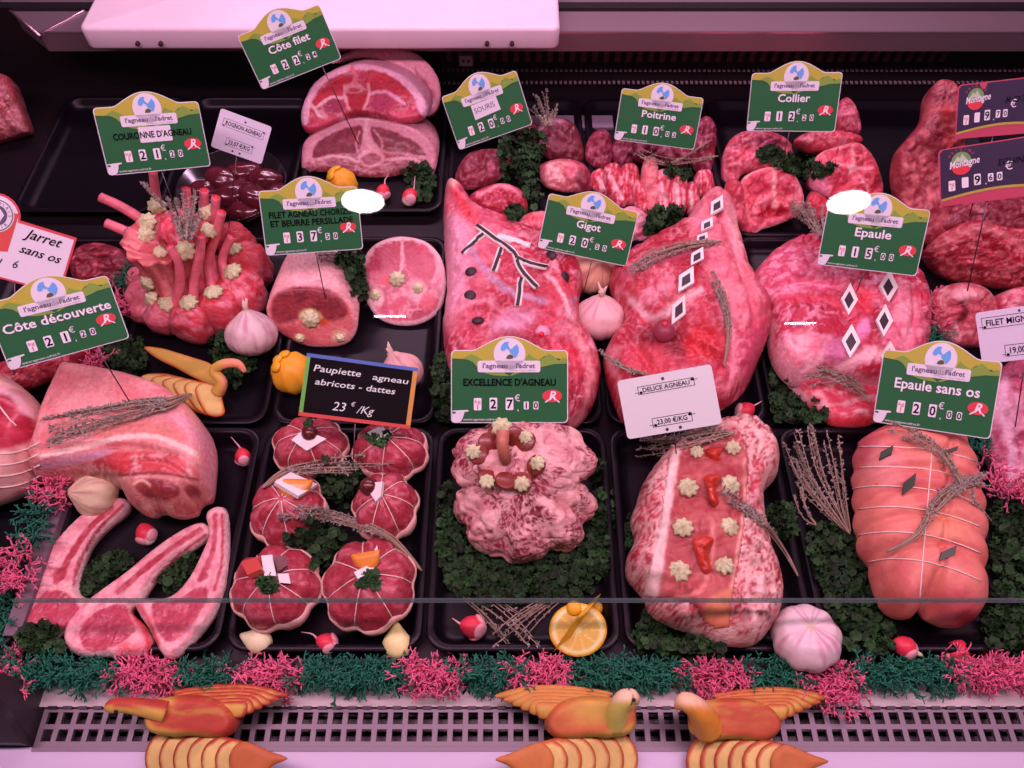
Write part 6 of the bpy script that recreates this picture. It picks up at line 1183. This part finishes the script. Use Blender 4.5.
class Card:
    """local frame: u across the card (card width = 1), v up, w out of the face; c = the card's pixel corners tl,tr,bl"""
    def __init__(s, name, label, cat, tl, tr, bl, width, vtop, el=40, D=None, group=None):
        cxy = [(tl[0] + tr[0] + bl[0] + (tr[0] + bl[0] - tl[0])) / 4, (tl[1] + tr[1] + bl[1] + (tr[1] + bl[1] - tl[1])) / 4]
        wpx = math.hypot(tr[0] - tl[0], tr[1] - tl[1])
        D = D or width * FPX / wpx
        c = PD(cxy[0], cxy[1], D)
        n = CAM - c; n /= np.linalg.norm(n)
        az = math.atan2(n[0], -n[1]); e0 = math.asin(n[2]); e = math.radians(el) if el else e0
        n = np.array([math.sin(az) * math.cos(e), -math.cos(az) * math.cos(e), math.sin(e)])
        # directions of the card's edges from its corners, on the card's own plane
        a, b_, d = [PP(*q, c, n) for q in (tl, tr, bl)]
        U = b_ - a; W = np.linalg.norm(U); U /= W; n2 = np.cross(U, a - d); n2 /= np.linalg.norm(n2)
        Vv = np.cross(n2, U); Hh = (a - d) @ Vv
        s.W = W; s.U = U; s.Vv = Vv; s.N = n2; s.o = d + U * (((a - d) @ U) * 0) ; s.sv = Hh / (vtop * W)
        s.o = (a + b_) / 2 - Vv * Hh
        s.t = Thing(name, label, cat, s.o, group); s.lw = 0
    def w(s, V):
        V = np.asarray(V, float); return s.o + s.W * (V[:, :1] * s.U + V[:, 1:2] * s.sv * s.Vv + V[:, 2:3] * s.N)
    def part(s, name, V, F, m, **k): return s.t.part(name, s.w(V), F, m, smooth=False, **k)
    def poly(s, name, polys, lv, m, th=.002, **k):
        b = MB()
        for p in polys: b.add(*extr(p, lv * .0022, lv * .0022 + th))
        V, F, _ = b.get(); return s.part(name, V, F, m, **k)
    def text(s, name, fn, lv, m, **k):
        b = MB(); fn(b)
        V, F, _ = b.get(); V = V.copy(); V[:, 2] += lv * .0022 + .0022; return s.part(name, V, F, m, **k)
    def pin(s, u=0., length=.05, v=.03):
        a = s.w([(u, v, -.012)])[0]; dn = -s.Vv + np.array([0, .25, -.35]); dn /= np.linalg.norm(dn)
        hit = None
        for bv in BVH:
            h = bv.ray_cast(Vector(a + dn * .002), Vector(dn))
            if h[0] is not None and (hit is None or h[3] < hit): hit = h[3]
        L = min(hit + .006, .11) if hit is not None else length
        s.t.part('pin', *tube([a, a + dn * L], .00065, 6), mat('pin_metal', (.12, .10, .11), .35, metal=.8))
mW = mat('card_white', ob(222, 186, 216), .45); mG = mat('card_green', ob(30, 84, 52), .45, spec=.25); mY = mat('card_yellow', ob(176, 146, 44), .4); mO = mat('card_olive', ob(122, 134, 48), .4)
mBl = mat('card_blue', ob(92, 142, 220), .4); mInk = mat('ink_black', (.004, .0035, .005), .8, spec=.05); mPur = mat('ink_grey_violet', ob(86, 62, 104), .5); mLil = mat('ink_pale', ob(168, 134, 160), .5)
mR = mat('seal_red', ob(214, 44, 62), .4); mBr = mat('emblem_brown', ob(72, 70, 40), .5); mTx = mat('lettering_white', ob(232, 215, 230), .45); mChip = mat('chip_white', ob(232, 205, 225), .4)
def outline(k=0.):
    pts = [(-.5 + k, .03), (-.5 + k, .585 - k * 1.0), (-.492 + k, .608 - k), (-.47, .62 - k), (-.32, .62 - k)]
    for i in range(15):
        uu = -.29 + .58 * i / 14; pts.append((uu, .62 - k + .118 * max(math.cos(PI / 2 * uu / .305), 0) ** 1.15))
    pts += [(.32, .62 - k), (.47, .62 - k), (.492 - k, .608 - k), (.5 - k, .585 - k), (.5 - k, .03 + k)]
    bot = [(.49 - k, .008 + k), (.47 - k, k), (-.47 + k, k), (-.49 + k, .008 + k)]
    top = [p for p in pts[1:-1]]
    return [(-.5 + k, .03 + k)] + top + [(.5 - k, .03 + k)] + bot, top
def green_card(label, title, price, tl, tr, bl, ink='w', width=.122, el=None, patch=None, tscale=1., pin_u=0., D=None, title2=None):
    c = Card('price_card', label, 'price card', tl, tr, bl, width, .62, el, D)
    full, _ = outline(); inn, top = outline(.008)
    c.poly('board', [full], -6, mW, .0125)
    c.poly('green_face', [inn], 0, mG)
    c.poly('yellow_band', [top + [(.492, .53), (.43, .545), (.3, .57), (.2, .5), (0, .48), (-.2, .46), (-.31, .535), (-.4, .545), (-.492, .55)]], 1, mY)
    c.poly('olive_hills', [[(-.492, .55), (-.40, .548), (-.36, .57), (-.32, .585), (-.27, .56), (-.2, .52), (0, .40), (-.06, .40), (-.14, .405), (-.2, .42), (-.26, .455), (-.31, .515), (-.36, .540), (-.42, .543)],
                           [(0, .40), (.12, .50), (.16, .59), (.20, .56), (.25, .535), (.30, .56), (.335, .59), (.38, .565), (.42, .53), (.46, .555), (.492, .545), (.492, .505), (.38, .50), (.26, .472), (.1, .43), (.03, .405)]], 2, mO)
    c.poly('logo_panel', [rrect(-.272, .43, .263, .529, .018), ell(0, .586, .136, .136)], 3, mW)
    c.poly('blue_emblem', [[(-.078, .625), (-.068, .66), (-.04, .688), (-.005, .69), (-.012, .66), (-.002, .64), (.012, .63), (-.01, .62), (-.025, .632), (-.045, .612), (-.066, .612)],
                           [(-.004, .618), (.02, .632), (.045, .655), (.062, .67), (.078, .64), (.08, .60), (.062, .565), (.045, .55), (.03, .578), (.005, .592)]], 4, mBl)
    c.poly('emblem_eye', [[(-.03, .548), (-.018, .572), (.004, .583), (.026, .577), (.036, .556), (.02, .546), (-.005, .543)]], 5, mBr)
    c.text('brand_lettering', lambda b: (T2(b, "l'agneau", -.232, .466, .042, 'LEFT', width=.212, bold=.02), T2(b, "l'adret", .053, .466, .042, 'LEFT', width=.163, bold=.02)), 4, mPur)
    c.text('brand_fine_lettering', lambda b: (T2(b, 'de', -.012, .466, .042, 'LEFT', width=.056), T2(b, 'la nature vous régale', .218, .441, .014, 'RIGHT', width=.25)), 4, mLil)
    if patch is not None: c.poly('sticker', [patch], 3, mW)
    m = mInk if ink == 'b' else mTx
    if title2: c.text('title_lettering', lambda b: (T2(b, title, 0, .355, .058, width=.85, bold=.022), T2(b, title2, 0, .272, .058, width=.84, bold=.022)), 4, m)
    elif ink == 'b': c.text('title_lettering', lambda b: T2(b, title, 0, .318, .058, width=.79 * tscale, bold=.024), 4, m)
    elif ink == 'h': c.text('title_lettering', lambda b: T2(b, title, -.02, .325, .06, width=.27, rot=2), 4, mPur)
    else: c.text('title_lettering', lambda b: T2(b, title, 0.0, .315, .082, width=tscale, bold=.02), 4, m)
    big = [(-.272, .064, .105), (-.138, .066, .105), (.0, .066, .105)]; sm = [(.143, .044, .072), (.225, .044, .072)]
    a, bb, cc, dd = price
    c.poly('unit_chip', [rrect(-.305, .108, -.239, .212, .01)], 3, mChip)
    c.text('unit_lettering', lambda b: (T2(b, 'kg', -.272, .168, .03, width=.05), T2(b, '1', -.272, .118, .038, bold=.02)), 4, mR)
    for (u, wd, h), ch in zip(big[1:] + sm, price):
        if ch == ' ': continue
        c.poly('digit_chip', [rrect(u - wd / 2, .11 + (0 if h > .1 else .005), u + wd / 2, .11 + h, .010)], 3, mChip)
        c.text('price_digit', lambda b: T2(b, ch, u, .11 + h * .14 + (0 if h > .1 else .004), h * .72, bold=.02), 4, mInk)
    c.text('currency_lettering', lambda b: (T2(b, '€', .068, .185, .055), T2(b, ',', .072, .105, .055)), 3, mTx)
    c.poly('quality_seal', [ell(.364, .229, .084, .052)], 3, mR)
    c.text('seal_letter', lambda b: T2(b, 'R', .364, .196, .075, shear=.25, bold=.02), 4, mTx)
    c.poly('seal_strokes', [[(.30, .178), (.31, .172), (.385, .225), (.375, .232)], [(.37, .222), (.378, .215), (.432, .178), (.42, .172)]], 4, mTx)
    c.poly('sheep_head', [[(-.492, .01), (-.49, .075), (-.5 + .012, .105), (-.44, .108), (-.355, .112), (-.348, .100), (-.385, .092), (-.392, .06), (-.41, .02), (-.43, .003), (-.46, .001)]], 3, mW)
    c.poly('sheep_ear', [[(-.49, .082), (-.482, .098), (-.458, .094), (-.462, .08)]], 4, mG)
    c.text('web_lettering', lambda b: T2(b, 'www.agneau-adret.fr', -.395, .022, .020, 'LEFT', width=.31), 3, mTx)
    c.poly('rivet', [ell(u, v, .007, .007, 8) for u, v in ((-.24, .285), (.02, .275), (.19, .255), (-.34, .125), (.05, .06))], 3, mBr)
    c.pin(pin_u); return c
green_card('green lamb card marked Côte filet tilted before the cutting board', 'Côte filet', '22' + '24', (237, 36), (319, 4), (260, 91), width=.103, tscale=.50, pin_u=.25)
green_card('green lamb card marked COURONNE D\'AGNEAU with white sticker above the crown roast', "COURONNE D'AGNEAU", '2120', (92, 108), (198, 101), (107, 176), 'b', patch=rrect(-.13, .275, .18, .42, .012), tscale=.95, width=.115)
green_card('green lamb card with handwritten Souris sticker above the lamb shanks', 'SOURIS', '2000', (441, 97), (516, 70), (460, 150), 'h', patch=[(-.18, .255), (.17, .275), (.16, .43), (-.18, .42)], width=.11, pin_u=.12)
green_card('green lamb card marked Poitrine above the breast strips', 'Poitrine', '1003', (622, 88), (704, 98), (610, 139), width=.112, tscale=.42)
green_card('green lamb card marked Collier above the neck pieces', 'Collier', '1220', (752, 73), (843, 72), (748, 131), width=.12, tscale=.36)
green_card('green lamb card marked FILET AGNEAU CHORIZO with two lines of black writing', 'FILET AGNEAU CHORIZO', '3750', (258, 191), (357, 186), (264, 256), 'b', title2='ET BEURRE PERSILLADE', width=.115)
green_card('green lamb card marked Gigot between the two legs of lamb', 'Gigot', '2050', (549, 193), (639, 212), (535, 247), width=.112, tscale=.27, pin_u=.12)
green_card('green lamb card marked Epaule above the shoulder with diamond inlays', 'Epaule', '1500', (829, 201), (931, 210), (821, 265), width=.117, tscale=.36)
green_card('green lamb card marked Côte découverte leaning over the rib roast at left', 'Côte découverte', '2120', (-17, 304), (107, 275), (-2, 374), width=.125, tscale=.88, pin_u=.2)
green_card('green lamb card marked EXCELLENCE D\'AGNEAU standing behind the caul wrapped crown', "EXCELLENCE D'AGNEAU", '2710', (451, 350), (568, 350), (451, 423), 'b', width=.122)
green_card('green lamb card marked Epaule sans os behind the string tied roast', 'Epaule sans os', '2000', (884, 349), (1003, 362), (868, 421), width=.124, tscale=.72)
def plain_card(name, label, cat, tl, tr, bl, width, hw, m, el=None, D=None, r=.03):
    c = Card(name, label, cat, tl, tr, bl, width, hw, el, D)
    c.poly('plate', [rrect(-.5, 0, .5, hw, r)], -6, m, .0125); c.hw = hw; return c
mLab = mat('label_lilac', ob(212, 176, 212), .45)
def banner(c, txt, u, v, w, cap):
    c.text('lettering', lambda b: T2(b, txt, u, v, cap, width=w, bold=.02), 0, mInk)
    x0, x1, y0, y1 = u - w / 2 - .05, u + w / 2 + .05, v - cap * .45, v + cap * 1.45; t = .006
    c.poly('banner_frame', [[(x0, y0), (x1, y0), (x1, y0 + t), (x0, y0 + t)], [(x0, y1 - t), (x1, y1 - t), (x1, y1), (x0, y1)], [(x0, y0), (x0 + t, y0), (x0 + t, y1), (x0, y1)], [(x1 - t, y0), (x1, y0), (x1, y1), (x1 - t, y1)],
                            [(x0 - .035, y0 + .02), (x0, y0 + .02), (x0, y0 + .026), (x0 - .035, y0 + .026)], [(x1, y1 - .026), (x1 + .035, y1 - .026), (x1 + .035, y1 - .02), (x1, y1 - .02)],
                            ell(x0 + .03, y0 + .02, .018, .014, 10), ell(x1 - .02, y1 - .02, .018, .014, 10)], 0, mInk)
def dots(c, pts, r=.016): c.poly('pin_hole', [ell(u, v, r, r, 10) for u, v in pts], 0, mat('hole_brown', (.05, .03, .04), .5))
c = plain_card('name_label', 'small lilac label marked ROGNON AGNEAU above the dark kidneys', 'label', (221, 108), (272, 127), (209, 146), .065, .80, mLab, r=.05)
banner(c, 'ROGNON AGNEAU', 0, .52, .70, .085); banner(c, '23,07 €/KG', 0, .17, .42, .085); dots(c, [(.0, .70), (-.09, .06), (.05, .06)], .022); c.pin(0)
c = plain_card('name_label', 'white label marked DELICE AGNEAU in front of the right leg of lamb', 'label', (617, 381), (711, 364), (630, 439), .098, .62, mat('label_white', ob(214, 186, 206), .45), r=.04)
banner(c, 'DELICE AGNEAU', 0.0, .455, .50, .045); banner(c, '23,00 €/KG', 0.0, .10, .32, .05); dots(c, [(-.02, .56), (-.07, .035), (.07, .035)], .018); c.pin(0)
c = plain_card('name_label', 'lilac label marked FILET MIGNON at the right edge of the photo', 'label', (975, 313), (1065, 300), (983, 364), .098, .56, mLab, r=.04)
banner(c, 'FILET MIGNON', -.09, .40, .60, .065); banner(c, '19,00 €/KG', .03, .08, .4, .065); dots(c, [(-.0, .035), (.0, .52)], .016); c.pin(0)
# chalkboard
c = Card('chalkboard', 'small black chalkboard in a coloured frame reading Paupiette agneau abricots dattes', 'chalkboard', (307, 353), (418, 368), (311, 417), .115, .60, None)
c.poly('slate', [[(-.5, 0), (.5, 0), (.5, .6), (-.5, .6)]], -6, mat('slate_black', (.006, .005, .006), .7, spec=.1), .0125)
t = .035
for nm, pg, cl_ in (('top_frame_bar', [(-.5, .6 - t), (.5, .6 - t), (.5, .6), (-.5, .6)], (70, 90, 170)), ('bottom_frame_bar', [(-.5, 0), (.5, 0), (.5, t), (-.5, t)], (205, 60, 60)), ('left_frame_bar', [(-.5, t), (-.5 + t, t), (-.5 + t, .6 - t), (-.5, .6 - t)], (100, 150, 70)), ('right_frame_bar', [(.5 - t * 1.2, t), (.5, t), (.5, .6 - t), (.5 - t * 1.2, .6 - t)], (200, 125, 60))):
    c.poly(nm, [pg], 0, mat(nm, ob(*cl_), .5), .008)
mCh = mat('chalk', ob(215, 200, 212), .8)
c.text('handwriting', lambda b: (T2(b, 'Paupiette', -.43, .44, .062, 'LEFT', shear=.15, bold=.008, width=.42), T2(b, 'agneau', .43, .43, .055, 'RIGHT', shear=.15, bold=.008, width=.33), T2(b, 'abricots - dattes', -.40, .315, .058, 'LEFT', shear=.15, bold=.008, width=.72), T2(b, '23', -.22, .09, .085, 'LEFT', shear=.2), T2(b, '€', -.04, .15, .04, shear=.2), T2(b, '/Kg', 0.0, .09, .075, 'LEFT', shear=.3)), 0, mCh)
c.pin(0)
# beef card with round badge and tricolour
c = Card('price_card', 'white and red card marked Jarret sans os with round badge and tricolour flag', 'price card', (-42, 201), (77, 238), (-61, 262), .125, .53, None)
pts = [(-.5, 0), (.5, 0), (.5, .53), (.0, .53)] + [(-.19 + .2 * math.cos(math.radians(a)), .50 + .2 * math.sin(math.radians(a))) for a in range(15, 181, 15)] + [(-.5, .45)]
pts2 = [(-.485, .015), (.48, .015), (.48, .505), (-.01, .505)] + [(-.19 + .18 * math.cos(math.radians(a)), .50 + .18 * math.sin(math.radians(a))) for a in range(15, 181, 15)] + [(-.485, .45)]
c.poly('plate', [pts], -6, mat('card_red_edge', ob(205, 50, 70), .45), .0125); c.poly('white_face', [pts2], 0, mW)
c.poly('flag_blue', [[(-.44, .26), (-.32, .20), (-.28, .66), (-.34, .64), (-.40, .56)]], 1, mat('flag_blue', ob(50, 55, 120), .5)); c.poly('flag_red', [[(-.30, .24), (-.17, .20), (-.02, .24), (-.02, .58), (-.07, .57), (-.2, .55)]], 1, mat('flag_red', ob(205, 60, 60), .5))
c.poly('flag_white', [[(-.32, .21), (-.20, .24), (-.16, .50), (-.26, .55)]], 2, mat('flag_white', ob(228, 150, 170), .5))
c.poly('badge', [ell(-.19, .51, .145, .145)], 3, mW); c.poly('badge_ring', [ell(-.19, .51, .135, .135)], 4, mInk); c.poly('badge_band', [ell(-.19, .51, .128, .128)], 5, mW); c.poly('badge_centre', [ell(-.19, .51, .088, .088)], 6, mPur); c.poly('badge_figure', [[(-.24, .46), (-.15, .46), (-.13, .53), (-.17, .57), (-.2, .55), (-.24, .56), (-.25, .5)]], 7, mW)
c.text('badge_lettering', lambda b: (arctext(b, 'CHAROLAIS', -.19, .51, .097, 165, 15, .024), arctext(b, 'TERROIR', -.19, .51, .120, 210, 330, .024, True)), 6, mInk)
c.text('script_lettering', lambda b: (T2(b, 'Jarret', .08, .40, .085, 'LEFT', shear=.35, bold=.01, width=.33), T2(b, 'sans os', .06, .265, .075, 'LEFT', shear=.35, bold=.01, width=.36), T2(b, '1 kg  1', -.30, .10, .07, 'LEFT', shear=.3, width=.24), T2(b, '6', .04, .12, .07, 'LEFT', shear=.2)), 2, mInk)
c.text('red_lettering', lambda b: T2(b, 'viande', -.46, .035, .05, 'LEFT', shear=.2), 2, mR)
c.pin(.1)
# two violet mountain cards
mV = mat('card_violet', ob(50, 33, 64), .5, spec=.25); mPk = mat('card_rim_red', ob(185, 52, 88), .4); mGd = mat('card_gold', ob(176, 138, 60), .4)
def violet(label, title, tl, tr, bl, width, price, notch=False):
    c = Card('price_card', label, 'price card', tl, tr, bl, width, .50, None)
    full = rrect(-.5, 0, .5, .5, .04); c.poly('plate', [full], -6, mPk, .0125)
    face = [(-.485, .055)] + [(-.485 + .97 * i / 10, .055 + .055 * math.sin(PI * i / 10)) for i in range(11)] + [(.485, .47), (.46, .49)]
    if notch: face += [(-.20, .49), (-.22, .44), (-.25, .435), (-.28, .49)]
    face += [(-.46, .49), (-.485, .465)]
    c.poly('violet_face', [face], 0, mV)
    c.poly('gold_curve', [[(-.485 + .97 * i / 10, .04 + .055 * math.sin(PI * i / 10)) for i in range(11)] + [(-.485 + .97 * i / 10, .062 + .055 * math.sin(PI * i / 10)) for i in range(10, -1, -1)]], 1, mGd)
    c.poly('mountain_badge', [[(-.31 + .085 * math.cos(math.radians(a)), .36 + .095 * math.sin(math.radians(a))) for a in range(-10, 191, 20)]], 1, mat('badge_green', ob(110, 130, 80), .5))
    c.poly('mountain_peaks', [[(-.37, .37), (-.34, .42), (-.32, .40), (-.30, .435), (-.27, .39), (-.25, .37)]], 2, mat('peak_white', ob(180, 170, 170), .5))
    c.poly('badge_red', [[(-.31 + .085 * math.cos(math.radians(a)), .34 + .085 * math.sin(math.radians(a))) for a in range(180, 361, 20)]], 1, mR)
    c.text('brand_lettering', lambda b: T2(b, 'Montagne', -.41, .315, .062, 'LEFT', shear=.3, rot=6, bold=.014, width=.25), 3, mTx)
    c.text('origin_lettering', lambda b: arctext(b, 'ORIGINE', -.31, .36, .105, 145, 35, .024), 2, mPk)
    c.text('title_lettering', lambda b: T2(b, title, .10, .29, .055, shear=.2, width=.24), 2, mInk)
    c.poly('unit_chip', [rrect(-.42, .125, -.365, .215, .008)], 1, mChip); c.text('unit_lettering', lambda b: (T2(b, 'kg', -.392, .175, .026, width=.04), T2(b, '1', -.392, .132, .034, bold=.02)), 2, mR)
    c.poly('blank_chip', [rrect(-.31, .14, -.255, .23, .008)], 1, mChip)
    c.poly('digit_chip', [rrect(-.21, .15, -.155, .245, .008)], 1, mChip); c.text('price_digit', lambda b: T2(b, price[0], -.182, .162, .07, bold=.02), 2, mInk)
    for u, ch in ((-.075, price[1]), (-.005, price[2])):
        c.poly('digit_chip', [rrect(u - .022, .165, u + .022, .235, .008)], 1, mChip); c.text('price_digit', lambda b: T2(b, ch, u, .177, .046, bold=.02), 2, mInk)
    c.text('currency_lettering', lambda b: (T2(b, '€', .07, .245, .07), T2(b, ',', -.115, .15, .05)), 1, mTx)
    c.pin(-.1); return c
violet('violet card with a notched top edge and gold curve, rearmost at the right edge', 'ROTI', (958, 85), (1062, 73), (946, 140), .125, '970', True)
violet('violet card with a gold curve overlapping in front of the notched one at right', 'ECHINE', (938, 150), (1066, 130), (930, 208), .135, '960')
